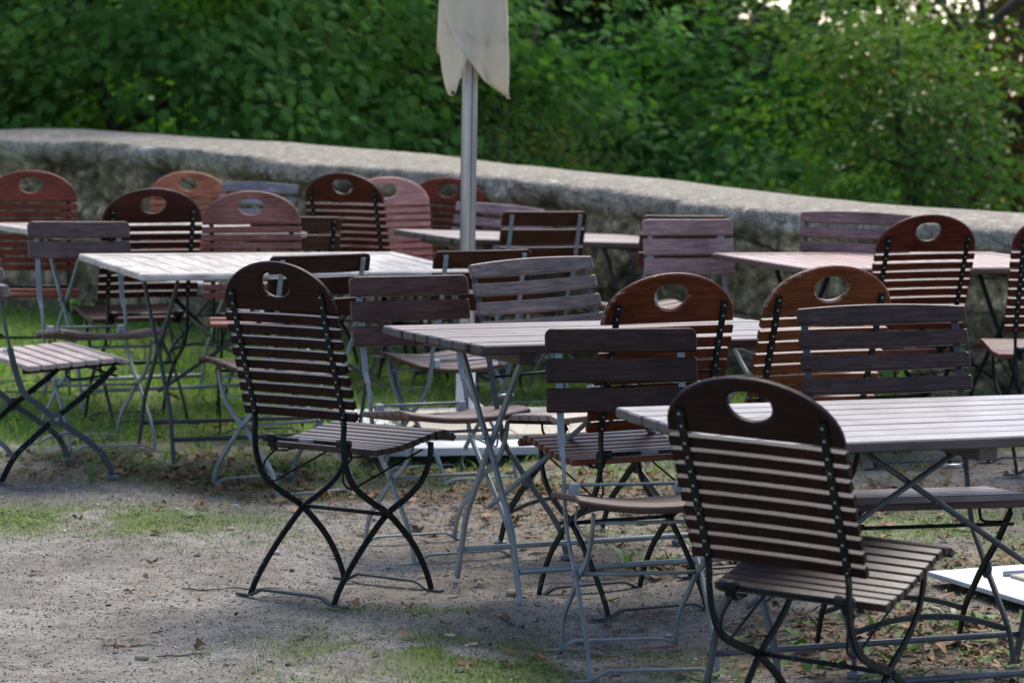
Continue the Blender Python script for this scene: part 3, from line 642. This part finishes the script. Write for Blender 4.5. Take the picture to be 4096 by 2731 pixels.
# ------------------------------------------------------------------ stone wall with mortar-capped top
def wall_mat():
    m, nt, b, _ = new_mat('old_stone'); tc = N(nt, 'ShaderNodeTexCoord'); P = tc.outputs['Object']; ge = N(nt, 'ShaderNodeNewGeometry')
    uvv = N(nt, 'ShaderNodeUVMap')
    mp = N(nt, 'ShaderNodeMapping'); mp.inputs['Scale'].default_value = (3.0, 4.2, 1); L(nt, uvv.outputs[0], mp.inputs[0])
    dn = noise_tex(nt, mp.outputs[0], 1.6, 3); dm = N(nt, 'ShaderNodeMix', data_type='RGBA', blend_type='ADD'); dm.inputs[0].default_value = .35
    L(nt, mp.outputs[0], dm.inputs[6]); L(nt, dn.outputs['Color'], dm.inputs[7])
    vo = N(nt, 'ShaderNodeTexVoronoi', feature='DISTANCE_TO_EDGE'); vo.inputs['Scale'].default_value = 1; L(nt, dm.outputs[2], vo.inputs['Vector'])
    vc = N(nt, 'ShaderNodeTexVoronoi'); vc.inputs['Scale'].default_value = 1; L(nt, dm.outputs[2], vc.inputs['Vector'])
    n1 = noise_tex(nt, P, 3.2, 6, .65); n2 = noise_tex(nt, P, 18, 6, .7); n3 = noise_tex(nt, P, 75, 4, .7)
    st = ramp(nt, n2.outputs[0], [(.3, (.036, .028, .018)), (.44, (.16, .133, .088)), (.57, (.32, .268, .18)), (.70, (.68, .57, .40))])
    st = mix(nt, 1.0, st, ramp(nt, vc.outputs['Color'], [(0, (.55, .55, .55)), (1, (1.35, 1.3, 1.2))]), 'MULTIPLY')
    st = mix(nt, 1.0, st, ramp(nt, n1.outputs[0], [(.34, (.25, .24, .22)), (.52, (1.0, .98, .93)), (.68, (1.7, 1.6, 1.4))]), 'MULTIPLY')
    edge = ramp(nt, vo.outputs['Distance'], [(.0, (1, 1, 1)), (.055, (0, 0, 0))])
    st = mix(nt, math_(nt, 'MULTIPLY', edge, ramp(nt, n1.outputs[0], [(.4, (.1,) * 3), (.6, (.95,) * 3)])), st, (.02, .018, .014))
    moss = ramp(nt, noise_tex(nt, P, 5.5, 5).outputs[0], [(.56, (0, 0, 0)), (.68, (.6, .6, .6))])
    st = mix(nt, moss, st, (.10, .10, .035))
    cap = ramp(nt, n2.outputs[0], [(.3, (.19, .17, .137)), (.55, (.33, .30, .245)), (.75, (.48, .445, .375))])
    cap = mix(nt, 1.0, cap, ramp(nt, n3.outputs[0], [(.38, (.5, .49, .47)), (.6, (1.35, 1.33, 1.28))]), 'MULTIPLY')
    cap = mix(nt, ramp(nt, noise_tex(nt, P, 9, 4).outputs[0], [(.64, (0, 0, 0)), (.70, (.8, .8, .8))]), cap, (.62, .60, .54))
    sz = N(nt, 'ShaderNodeSeparateXYZ'); L(nt, uvv.outputs[0], sz.inputs[0])
    tfac = math_(nt, 'MULTIPLY', math_(nt, 'ADD', math_(nt, 'SUBTRACT', sz.outputs[1], .855), math_(nt, 'MULTIPLY', math_(nt, 'SUBTRACT', n1.outputs[0], .5), .25)), 9, True)
    L(nt, mix(nt, tfac, st, cap), b.inputs['Base Color']); b.inputs['Roughness'].default_value = .93; b.inputs['Specular IOR Level'].default_value = .2
    h = math_(nt, 'ADD', math_(nt, 'MULTIPLY', n2.outputs[0], 1.0), math_(nt, 'MULTIPLY', n3.outputs[0], .5)); h = math_(nt, 'SUBTRACT', h, math_(nt, 'MULTIPLY', edge, .8))
    bump(nt, b, h, .8, .02)
    return m
fr = np.array([(-8, 1.0), (-2, 1.0), (-.14, 1.05), (.59, 1.065), (1.28, 1.05), (1.93, 1.02), (2.24, .99), (3.14, .98), (3.64, .96), (4.25, .93), (4.76, .88), (5.25, .87), (5.72, .85), (6.5, .83), (9, .8), (14, .8)])
bk = np.array([(-8, 1.0), (-2, 1.04), (-1.13, 1.07), (-.74, 1.09), (-.35, 1.10), (.39, 1.08), (1.44, 1.06), (2.41, 1.03), (2.95, .99), (3.88, .95), (4.69, .90), (5.19, .87), (6.04, .86), (9, .83), (14, .83)])
TW = .9; sv = np.concatenate([np.arange(-8, -1.5, .25), np.arange(-1.5, 8, .035), np.arange(8, 14, .25)])
rows = []; uvs = []
for s in sv:
    zf = np.interp(s, fr[:, 0], fr[:, 1]); zb = np.interp(s, bk[:, 0], bk[:, 1]); line = []; ul = []
    prof = [(0, z) for z in np.linspace(-.15, zf - .16, 26)] + [(.035 * max(0, min(1, .5 + 1.6 * mnoise.noise(Vector((s * 1.3, 2, 7))))), zf - .145), (-.03, zf - .115), (-.042, zf - .08), (-.042, zf - .04), (-.036, zf - .014), (-.02, zf - .002), (.04, zf + .004), (.12, zf + .010)] + \
           [(TW * q, zf + (zb - zf) * q + .02 * math.sin(q * math.pi)) for q in np.linspace(.22, .97, 12)] + [(TW, zb), (TW + .03, zb - .04), (TW + .03, zb - .1), (TW, zb - .2), (TW, -.5), (TW, -3.2)]
    for o, z in prof:
        base = WP0 + WD * s + WN * o; p = Vector((base[0] * 4.0, base[1] * 4.0, z * 5))
        d = mnoise.fractal(p, .8, 2.1, 4) * (.022 if o < .02 else .012) if z > -.4 else 0
        if o < .02 and z > -.2:
            d += (mnoise.noise(Vector((s * 9, z * 11, 3))) * .018 + mnoise.noise(Vector((s * 23, z * 26, 5))) * .009)
            vd = mnoise.voronoi(Vector((s * 3.1 + .3 * mnoise.noise(Vector((s * 5, z * 5, 1))), z * 4.6 + .3 * mnoise.noise(Vector((s * 5, z * 5, 4))), .5)))[0]; d -= .035 * max(0, 1 - (vd[1] - vd[0]) / .16)
        dz = mnoise.noise(Vector((s * 2.2, o * 3, 9))) * .008 if z > zf - .2 and o < TW else 0
        q = WP0 + WD * s + WN * (o - d); line.append((q[0], q[1], z + dz)); ul.append((s, min(z / zf, 1.0) if o < TW + .01 else .5))
    rows.append(line); uvs.append(ul)
WV = np.array(rows); a_, b_ = WV.shape[:2]
ii = (np.arange(a_ - 1)[:, None] * b_ + np.arange(b_ - 1)[None, :]).ravel(); WFc = np.stack([ii, ii + b_, ii + b_ + 1, ii + 1], 1)
wo = np_mesh('stone_wall', WV.reshape(-1, 3), WFc, wall_mat(), smooth=True)
uvl = wo.data.uv_layers.new(name='uv'); uu = np.array(uvs).reshape(-1, 2); idx = np.empty(len(wo.data.loops), np.int32); wo.data.loops.foreach_get('vertex_index', idx)
uvl.data.foreach_set('uv', uu[idx].astype(np.float32).ravel())
tag(wo, 'low weathered grey stone wall with smooth pale coping along the terrace', 'wall')

# ------------------------------------------------------------------ parasol with base, second base
CX, CY = -.188, 11.5
def canvas_mat():
    m, nt, b, out = new_mat('cream_canvas'); tc = N(nt, 'ShaderNodeTexCoord'); n = noise_tex(nt, tc.outputs['Object'], 7, 4); n2 = noise_tex(nt, tc.outputs['Object'], 900, 2)
    c = ramp(nt, n.outputs[0], [(.3, (.86, .76, .57)), (.7, (.91, .83, .66))]); L(nt, c, b.inputs['Base Color']); b.inputs['Roughness'].default_value = .85
    tr = N(nt, 'ShaderNodeBsdfTranslucent'); tr.inputs[0].default_value = (.80, .70, .54, 1); mx = N(nt, 'ShaderNodeMixShader'); mx.inputs[0].default_value = .5
    L(nt, b.outputs[0], mx.inputs[1]); L(nt, tr.outputs[0], mx.inputs[2]); L(nt, mx.outputs[0], out.inputs[0]); bump(nt, b, n2.outputs[0], .1, .001); return m
CANV = canvas_mat()
par = empty('parasol', Matrix.Translation((CX, CY, float(ground_z(CX, CY)[0])))); tag(par, 'closed cream parasol on an aluminium pole with a slab base', 'parasol')
GZ0 = par.matrix_world.translation.z
mb = MB(); mb.tube([(0, 0, .06), (0, 0, 3.35)], .0325, 28); po = mb.build('pole', ALU, par)
mb = MB()
for a in (20, 110, 200, 290): mb.bar([(math.sin(R(a)) * .0328, -math.cos(R(a)) * .0328, .3), (math.sin(R(a)) * .0328, -math.cos(R(a)) * .0328, 3.3)], (math.cos(R(a)), math.sin(R(a)), 0), .004, .0016)
mb.build('groove', GROOVE, po)
mb = MB(); mb.tube([(0, 0, .05), (0, 0, .07), (0, 0, .27), (0, 0, .275)], [.05, .039, .039, .034], 24); mb.build('sleeve', WHITE, par)
def zb(th):                                                      # hem height by angle (degrees, 0 = towards the camera, + = right)
    pts = [(-180, 1.50), (-140, 1.42), (-95, 1.56), (-72, 1.60), (-58, 1.47), (-46, 1.405), (-36, 1.393), (-26, 1.41), (-14, 1.48), (-4, 1.545), (20, 1.60), (58, 1.60), (75, 1.50), (110, 1.42), (145, 1.55), (180, 1.50)]
    return float(np.interp(th, [p[0] for p in pts], [p[1] for p in pts]))
def rad(z): return .050 + .080 * max(0, min(1, (3.25 - z) / 1.85)) ** .85
def tubept(th, z, ex=0.0):
    r = rad(z) * (1 + .10 * math.cos(R(th * 5 + 20)) + .03 * math.cos(R(th * 9 + z * 40))) + ex
    return Vector((r * math.sin(R(th)), -r * math.cos(R(th)) * .95, z - GZ0))
mb = MB(); ths = list(range(-180, 181, 5)); nz = 22
rows = [[tubept(t, 3.27 + (zb(t) - 3.27) * (k / nz) ** .8) for t in ths] for k in range(nz + 1)]
mb.loft(rows, False, True, False)
def left_edge(z): return np.interp(z, [1.388, 1.44, 1.49, 1.535, 1.575, 1.615, 1.68, 1.9, 3.3], [72, 38, 16, 0, -14, -28, -48, -75, -85])
rows = []
for k in range(nz + 1):
    row = []
    for j in range(25):
        f = j / 24
        zz = 3.25 + (1.388 - 3.25) * (k / nz) ** .8; a0 = left_edge(zz); a1 = 118 - 42 * max(0, min(1, (1.58 - zz) / .12))
        t = a0 + (max(a1, a0 + 4) - a0) * f
        bul = .012 * math.sin(math.pi * f) + .020 * math.exp(-((t - 62) / 11) ** 2) - .026 * math.exp(-((t - 38) / 13) ** 2) + .014 * math.exp(-((t - 4) / 14) ** 2) - .012 * math.exp(-((t + 28) / 10) ** 2) + .014 * math.exp(-(f / .12) ** 2)
        row.append(tubept(t, zz, .006 + bul))
    rows.append(row)
mb.loft(rows, False, True, False)
co = mb.build('canopy', CANV, par); md = co.modifiers.new('cloth', 'SOLIDIFY'); md.thickness = .0022
mb = MB()
for t, z in ((-33, 1.408), (57, 1.405)): p = tubept(t, z, .018 if t > 0 else .003); mb.disc(p, (math.sin(R(t)), -math.cos(R(t)), 0), .008, .006, 10)
mb.build('tip_screw', plain_mat('dark_screw', (.03, .03, .03), .4), co)
mb = MB(); mb.tube([(0, 0, 3.30), (0, 0, 3.36), (0, 0, 3.4)], [.03, .05, .01], 16); mb.build('finial', WHITE, par)
def slab_base(parent, yaw, h, half, margin, off=(0, 0)):
    c, sn = math.cos(yaw), math.sin(yaw); ax, ay = (c, sn, 0), (-sn, c, 0)
    def at(x, y, z): x += off[0]; y += off[1]; return (c * x - sn * y, sn * x + c * y, z)
    mb = MB(); mb.slat(at(0, 0, h * .3), ax, ay, (0, 0, 1), half * 2, half * 2, h * .6, .002); mb.build('tray', ZINC, parent)
    q = half - margin
    for x in (-1, 1):
        for y in (-1, 1):
            mb = MB(); mb.slat(at(x * q * .5, y * q * .5, h * .75), ax, ay, (0, 0, 1), q - .006, q - .006, h * .5, .003); mb.build('slab', CONC, parent)
    mb = MB(); mb.tube([at(-q, q + .02, h * .9), at(q, q + .02, h * .9)], .008, 8); mb.build('rail', ALU, parent)
slab_base(par, R(12), .052, .62, .22, (.10, -.16))
PB = (1.85, 8.01); ub = empty('parasol_stand', Matrix.Translation((*PB, float(ground_z(*PB)[0]) + .018))); tag(ub, 'second parasol base with a pale slab at the right edge, partly under leaves', 'parasol base')
slab_base(ub, R(25), .024, .46, .17); mb = MB(); mb.tube([(0, 0, .03), (0, 0, .3)], .039, 20); mb.build('sleeve', WHITE, ub)

# ------------------------------------------------------------------ small things lying about
BUTT = plain_mat('cigarette_paper', (.62, .42, .26), .8, 0, .25, 60); TWG = plain_mat('twig_bark', (.13, .10, .075), .9, 0, .3, 40); STO = plain_mat('pebble_stone', (.2, .17, .13), .85, 0, .35, 60)
SP = [
 ('cigarette_butt', (-.09, 7.33), .5, .02, 'pale cigarette butt on the dirt in front of the lone round-topped chair', 'cigarette butt'), ('cigarette_butt', (-.155, 7.42), -.2, .022, 'cigarette butt left of another one in the foreground dirt', 'cigarette butt'),
 ('cigarette_butt', (-.10, 8.38), .1, .022, 'orange cigarette butt beside the rear foot bar of the middle table', 'cigarette butt'), ('cigarette_butt', (-.25, 8.23), .15, .022, 'reddish cigarette butt near the front foot bar of the lone chair', 'cigarette butt'),
 ('cigarette_butt', (-.16, 7.96), .12, .022, 'orange cigarette butt right of the lone chair feet', 'cigarette butt'), ('cigarette_butt', (-.90, 8.98), .4, .022, 'pale wood chip or butt at the edge of the left grass patch', 'litter'),
]
for nm, (x, y), a, ln, lab, cat in SP:
    z = float(ground_z(x, y)[0]) + .0045; mb = MB(); d = Vector((math.cos(a), math.sin(a), 0)) * ln / 1.6; p = Vector((x, y, z)); mb.tube([p - d, p + d * .3, p + d], .0042, 8); tag(mb.build(nm, BUTT), lab, cat, 'cigarette butts on the dirt')
TW_ = [((-.74, 8.05), .10, .16, 'short dark twig on bare dirt left of the lone chair'), ((-.88, 8.02), .02, .12, 'thin twig lying just left of a thicker twig'), ((-.98, 7.22), .05, .15, 'straight twig in the lower left dirt'), ((-.83, 7.10), .35, .14, 'slanting twig below the straight twig at lower left'), ((.50, 7.05), -1.0, .3, 'long bent twig on the dirt beside the nearest chair')]
for (x, y), a, ln, lab in TW_:
    pts = [(x + math.cos(a + .05 * math.sin(k)) * ln * (k / 5 - .5), y + math.sin(a + .05 * math.sin(k * 2)) * ln * (k / 5 - .5)) for k in range(6)]
    mb = MB(); mb.tube([(px, py, float(ground_z(px, py)[0]) + .004 + .002 * math.sin(k * 2)) for k, (px, py) in enumerate(pts)], [.0016, .0026, .0024, .0022, .002, .001], 7); tag(mb.build('twig', TWG), lab, 'twig', 'twigs on the dirt')
ST = [((.015, 7.99), .020, 'brown stone on the dirt right of the lone chair'), ((-.93, 7.05), .016, 'flat brown stone in the lower left corner'), ((.235, 7.42), .018, 'pale stone by the foot bar of the dark three-slat chair'), ((-.47, 8.22), .010, 'small round dark stone between the lone chair feet')]
for (x, y), r, lab in ST:
    mb = MB(); rings = []
    for i in range(1, 6):
        ph = math.pi * i / 6; rings.append([(x + r * math.sin(ph) * math.cos(t * .785) * (1.2 + .2 * mnoise.noise(Vector((i, t, x * 9)))), y + r * math.sin(ph) * math.sin(t * .785), float(ground_z(x, y)[0]) + r * .35 + r * .6 * -math.cos(ph) * (1 + .2 * mnoise.noise(Vector((t, i, y))))) for t in range(8)])
    mb.loft(rings, True, True); tag(mb.build('stone', STO), lab, 'stone', 'stones on the dirt')
# leafy weeds: each a rosette of leaves
LEAFM = leaf_mat('weed_leaf', .35, .45, .4)
def weed(name, x, y, nl, ln, up, c, lab, wid=.22):
    V, F, C = [], [], []; z = float(ground_z(x, y)[0]); o = 0
    for k in range(nl):
        a = k * 2.4 + RNG.uniform(-.3, .3); l = ln * RNG.uniform(.6, 1.1); u0 = up * RNG.uniform(.6, 1.2); w = l * wid
        d = np.array([math.cos(a), math.sin(a), 0]); s = np.array([-d[1], d[0], 0]); b = np.array([x, y, z])
        for t, ww, hh in ((0, .15, 0), (.3, .7, .45), (.6, 1, .7), (.85, .6, .75), (1, .05, .68)):
            p = b + d * l * t * (1 if up < 1 else .5) + np.array([0, 0, u0 * l * hh]); V += [p - s * w * ww / 2, p + np.array([0, 0, -.15 * w * ww]), p + s * w * ww / 2]
        for i in range(4):
            q = o + i * 3; F += [(q, q + 1, q + 4), (q, q + 4, q + 3), (q + 1, q + 2, q + 5), (q + 1, q + 5, q + 4)]
        cc = np.array(c) * RNG.uniform(.8, 1.25); C += [cc] * 15; o += 15
    tag(np_mesh(name, np.array(V), np.array(F), LEAFM, colors=np.array(C)), lab, 'plant', 'weeds on the terrace')
weed('grass_tuft', -1.48, 9.85, 26, .085, 1.6, (.10, .17, .05), 'single upright grass tuft on the dirt at left', .05)
weed('weed', -.84, 10.42, 9, .09, .7, (.07, .14, .04), 'leafy green weed between the grey chair legs left of the lone chair')
weed('weed', .36, 8.42, 8, .085, .9, (.13, .24, .05), 'bright green dandelion beside the heap of brown leaves')
weed('weed', -1.05, 9.25, 8, .06, .3, (.09, .17, .04), 'low flat weed right of the left grass patch')
weed('weed', 1.22, 7.55, 7, .08, .8, (.10, .18, .05), 'upright green leaf weed under the front right table')
weed('weed', 1.38, 6.98, 8, .07, .5, (.12, .22, .06), 'green weed among brown leaves at lower right')
weed('weed', -.38, 10.95, 12, .09, .5, (.17, .25, .10), 'pale green leafy weed left of the parasol base')
weed('wall_plant', -2.35, 15.2, 16, .22, 1.3, (.08, .16, .04), 'leafy plant at the foot of the wall on the left', .3)
weed('wall_plant', .25, 12.95, 14, .26, 1.4, (.10, .19, .05), 'leafy plant at the foot of the wall behind the middle table', .3)
weed('wall_plant', 1.62, 11.95, 12, .22, 1.3, (.09, .18, .05), 'leafy plant at the foot of the wall behind the reddish table', .3)

# ------------------------------------------------------------------ trees beyond the wall
TREELEAF = leaf_mat('tree_leaf', .34, .7, .02)
BARK = plain_mat('bark', (.045, .036, .028), .95, 0, .35, 14, .8)
MAPLE = np.array([(0, -.55), (.38, -.42), (.62, -.05), (.34, .02), (.56, .42), (.2, .32), (0, .85), (-.2, .32), (-.56, .42), (-.34, .02), (-.62, -.05), (-.38, -.42)])
OVAL = np.array([(0, -.6), (.3, -.3), (.36, .1), (.2, .5), (0, .75), (-.2, .5), (-.36, .1), (-.3, -.3)])
def tree(name, lab, base, crown, rad3, nspray, per, leaf, c_lo, c_hi, shape=MAPLE, c_odd=None, odd=.0, shell=.45, spr=.42, trunk_r=.16, clump=15):
    root = empty(name, Matrix.Translation(base)); tag(root, lab, 'tree', 'trees beyond the wall')
    bx, by, bz = base; cx, cy, cz = crown[0] - bx, crown[1] - by, crown[2] - bz; rx, ry, rz = rad3
    d = RNG.normal(size=(nspray, 3)); d /= np.linalg.norm(d, axis=1)[:, None]
    rr = shell + (1 - shell) * RNG.random(nspray) ** .7
    lump = 1 + .22 * np.sin(d[:, 0] * 5 + cx) * np.sin(d[:, 2] * 6 + 1) + .12 * np.sin(d[:, 1] * 9 + d[:, 2] * 7)
    nb = max(8, nspray // clump); pick = RNG.integers(0, nb, nspray); d = d[:nb][pick]; rr = rr[:nb][pick]; lump = lump[:nb][pick]
    S = np.stack([cx + d[:, 0] * rx * rr * lump, cy + d[:, 1] * ry * rr * lump, cz + d[:, 2] * rz * rr * lump], 1) + RNG.normal(size=(nspray, 3)) * np.array([.36, .36, .15]) * (spr / .42)
    wz = S[:, 2] + bz
    keep = (RNG.random(nspray) < np.where((wz > -.6) & (wz < 3.0), 1.0, .38))
    S, d = S[keep], d[keep]; ns = len(S)
    out = d.copy(); out[:, 2] = np.clip(out[:, 2], -.3, .6) - .25; out /= np.linalg.norm(out, axis=1)[:, None]
    side = np.stack([-out[:, 1], out[:, 0], 0 * out[:, 0]], 1); side /= np.linalg.norm(side, axis=1)[:, None] + 1e-9
    a = RNG.uniform(-1, 1, (ns, per)); bq = RNG.uniform(-1, 1, (ns, per)); sz = spr * RNG.uniform(.7, 1.3, (ns, 1))
    P = S[:, None] + out[:, None] * (a * sz)[..., None] + side[:, None] * (bq * sz * (.75 - .35 * a))[..., None] + RNG.normal(0, .06, (ns, per, 3))
    P[..., 2] -= np.abs(bq) * .10 + .10 * a * a
    P = P.reshape(-1, 3); n = len(P)
    nn = np.repeat(out * .55 + np.array([0, 0, .75]), per, 0) + RNG.normal(0, .42, (n, 3)); nn /= np.linalg.norm(nn, axis=1)[:, None]
    ax = np.repeat(out, per, 0) + RNG.normal(0, .5, (n, 3)) + np.array([0, 0, -.35]); ax -= nn * (ax * nn).sum(1)[:, None]; ax /= np.linalg.norm(ax, axis=1)[:, None]; bx_ = np.cross(nn, ax)
    r = leaf * RNG.uniform(.6, 1.2, n); q = len(shape)
    fold = RNG.uniform(.05, .4, n)
    Vv = P[:, None] + (bx_[:, None] * shape[None, :, 0, None] + ax[:, None] * shape[None, :, 1, None] - nn[:, None] * np.abs(shape[None, :, 0, None]) * fold[:, None, None]) * r[:, None, None]
    Vv = np.concatenate([P[:, None], Vv], 1).reshape(-1, 3); o = np.arange(n)[:, None] * (q + 1)
    Ff = np.concatenate([o + np.array([[0, 1 + j, 1 + (j + 1) % q]]) for j in range(q)])
    t = np.repeat(RNG.random((nb, 1))[pick[keep]], per, 0) * .7 + RNG.random((n, 1)) * .3
    c = np.array(c_lo) * (1 - t) + np.array(c_hi) * t
    if c_odd is not None:
        patch = np.repeat(RNG.random((ns, 1)), per, 0) * .5 + RNG.random((n, 1)) * .5
        c = np.where(patch < odd, np.array(c_odd) * RNG.uniform(.6, 1.2, (n, 1)), c)
    np_mesh('crown', Vv, Ff, TREELEAF, root, colors=np.repeat(c, q + 1, 0))
    mb = MB(); top = cz + rz * .5; pts = [(cx * (k / 6) ** 1.5 + .12 * math.sin(k * 1.7 + cx), cy * (k / 6) ** 1.5 + .1 * math.cos(k * 2.1), top * k / 6) for k in range(7)]
    mb.tube(pts, [trunk_r * (1.25 - .17 * k) for k in range(7)], 12); mb.build('trunk', BARK, root)
    lb = MB()
    for k in range(14):
        f = RNG.uniform(.35, .95); p0 = Vector(pts[int(f * 6)]); e = Vector(S[RNG.integers(ns)]); m = p0.lerp(e, .5) + Vector((0, 0, .15)); lb.tube([p0, m, e], [trunk_r * .4, trunk_r * .22, .012], 7)
    lb.build('limbs', BARK, root)
    return root
def gz(x, y): return float(ground_z(x, y)[0])
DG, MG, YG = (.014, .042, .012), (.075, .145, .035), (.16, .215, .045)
TREES = [
 ('maple_tree', 'big leafy green maple filling the left of the picture behind the wall', (-5.0, 21.0), (-2.5, 19.9, 1.6), (2.5, 2.4, 2.6), 1750, 24, .072, (.025, .085, .022), (.14, .27, .065), MAPLE, None, 0, .45, .36, .2),
 ('beech_tree', 'small-leaved tree with yellowing leaves left of the parasol canopy', (-.2, 21.2), (-.45, 20.7, 1.6), (1.5, 1.5, 2.6), 620, 26, .045, (.03, .065, .018), (.13, .19, .06), OVAL, (.34, .20, .04), .16, .35, .36, .1),
 ('maple_tree', 'bushy green maple right of the pole behind the wall', (1.9, 24.2), (1.45, 23.6, .1), (1.6, 1.6, 1.65), 800, 24, .082, (.014, .06, .018), (.09, .205, .045), MAPLE, None, 0, .5, .42, .16),
 ('hazel_tree', 'yellow-green tree with some yellow leaves at the right behind the wall', (3.4, 21.6), (2.75, 21.0, .7), (.9, 1.0, 1.9), 340, 22, .06, (.03, .08, .02), (.15, .235, .05), OVAL, (.34, .24, .03), .05, .4, .36, .1),
 ('beech_tree', 'dark bronze-leaved tree at the far right edge of the picture', (4.9, 27.0), (4.7, 26.5, 2.2), (1.35, 1.6, 3.2), 520, 24, .06, (.04, .035, .012), (.10, .065, .02), OVAL, (.14, .06, .015), .3, .5, .45, .18),
 ('shrub', 'light green shrub just above the right end of the wall', (3.0, 17.6), (2.75, 17.2, -.35), (1.0, .7, .98), 210, 20, .05, (.04, .11, .025), (.14, .26, .06), OVAL, None, 0, .4, .28, .05),
 ('shrub', 'dark green shrub peeping over the wall left of the pole', (-1.3, 18.4), (-1.2, 18.2, .15), (1.6, .7, .8), 240, 20, .05, DG, (.08, .16, .035), OVAL, None, 0, .4, .28, .05),
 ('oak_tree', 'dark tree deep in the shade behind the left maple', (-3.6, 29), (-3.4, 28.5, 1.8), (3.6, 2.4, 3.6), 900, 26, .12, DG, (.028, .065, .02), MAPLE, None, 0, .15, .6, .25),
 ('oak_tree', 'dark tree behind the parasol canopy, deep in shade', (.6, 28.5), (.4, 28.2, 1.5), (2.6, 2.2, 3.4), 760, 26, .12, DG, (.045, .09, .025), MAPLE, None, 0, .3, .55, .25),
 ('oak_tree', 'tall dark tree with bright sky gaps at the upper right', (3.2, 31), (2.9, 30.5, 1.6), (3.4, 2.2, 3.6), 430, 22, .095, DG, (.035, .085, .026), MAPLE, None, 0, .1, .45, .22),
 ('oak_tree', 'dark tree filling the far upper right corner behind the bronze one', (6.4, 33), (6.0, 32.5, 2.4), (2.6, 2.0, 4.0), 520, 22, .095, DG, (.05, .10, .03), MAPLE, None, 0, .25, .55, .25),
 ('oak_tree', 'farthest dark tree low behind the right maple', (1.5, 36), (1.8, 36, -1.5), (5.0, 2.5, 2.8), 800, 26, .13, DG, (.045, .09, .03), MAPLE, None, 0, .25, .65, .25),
]
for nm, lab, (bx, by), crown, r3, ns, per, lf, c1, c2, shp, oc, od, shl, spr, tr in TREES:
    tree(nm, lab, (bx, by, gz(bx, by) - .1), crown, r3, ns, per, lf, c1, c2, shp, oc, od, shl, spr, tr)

# ------------------------------------------------------------------ light, sky, camera
SUN_EL, SUN_AZ = 52, 16                                         # azimuth from +Y towards +X
w = bpy.data.worlds.new('World'); SC.world = w; w.use_nodes = True; nt = w.node_tree
sk = nt.nodes.new('ShaderNodeTexSky'); sk.sky_type = 'NISHITA'; sk.sun_disc = False; sk.sun_elevation = R(SUN_EL); sk.sun_rotation = R(SUN_AZ); sk.air_density = .7; sk.dust_density = 1.4; sk.ozone_density = .3
bg = nt.nodes['Background']; bg.inputs[1].default_value = .125; nt.links.new(sk.outputs[0], bg.inputs[0])
sl = bpy.data.lights.new('sun', 'SUN'); sl.energy = 1.5; sl.angle = R(32); sl.color = (1, .95, .87)
so = bpy.data.objects.new('sun', sl); COL.objects.link(so)
el, az = R(SUN_EL), R(SUN_AZ); to_sun = Vector((math.sin(az) * math.cos(el), math.cos(az) * math.cos(el), math.sin(el)))
so.rotation_euler = to_sun.to_track_quat('Z', 'Y').to_euler(); so.location = to_sun * 60

cam = bpy.data.cameras.new('camera'); cam.sensor_width = 36; cam.sensor_fit = 'HORIZONTAL'; cam.lens = 6462.75 / 2352 * 36
cam.clip_start = .05; cam.clip_end = 9000
cam.dof.use_dof = True; cam.dof.focus_distance = 7.8; cam.dof.aperture_fstop = 5.4; cam.dof.aperture_blades = 0
co_ = bpy.data.objects.new('camera', cam); COL.objects.link(co_)
p, rl = .096426, .015075
fwd = Vector((0, math.cos(p), -math.sin(p))); up = Vector((0, math.sin(p), math.cos(p))); rt = Vector((1, 0, 0))
xr = rt * math.cos(rl) + up * math.sin(rl); yu = up * math.cos(rl) - rt * math.sin(rl)
M = Matrix((xr, yu, -fwd)).transposed().to_4x4(); M.translation = Vector((0, 0, 1.50792)); co_.matrix_world = M
SC.camera = co_
vs = SC.view_settings; vs.view_transform = 'Standard'; vs.look = 'None'; vs.exposure = 1.5; vs.gamma = 1
SC.cycles.max_bounces = 6; SC.cycles.transparent_max_bounces = 4; SC.cycles.use_denoising = True
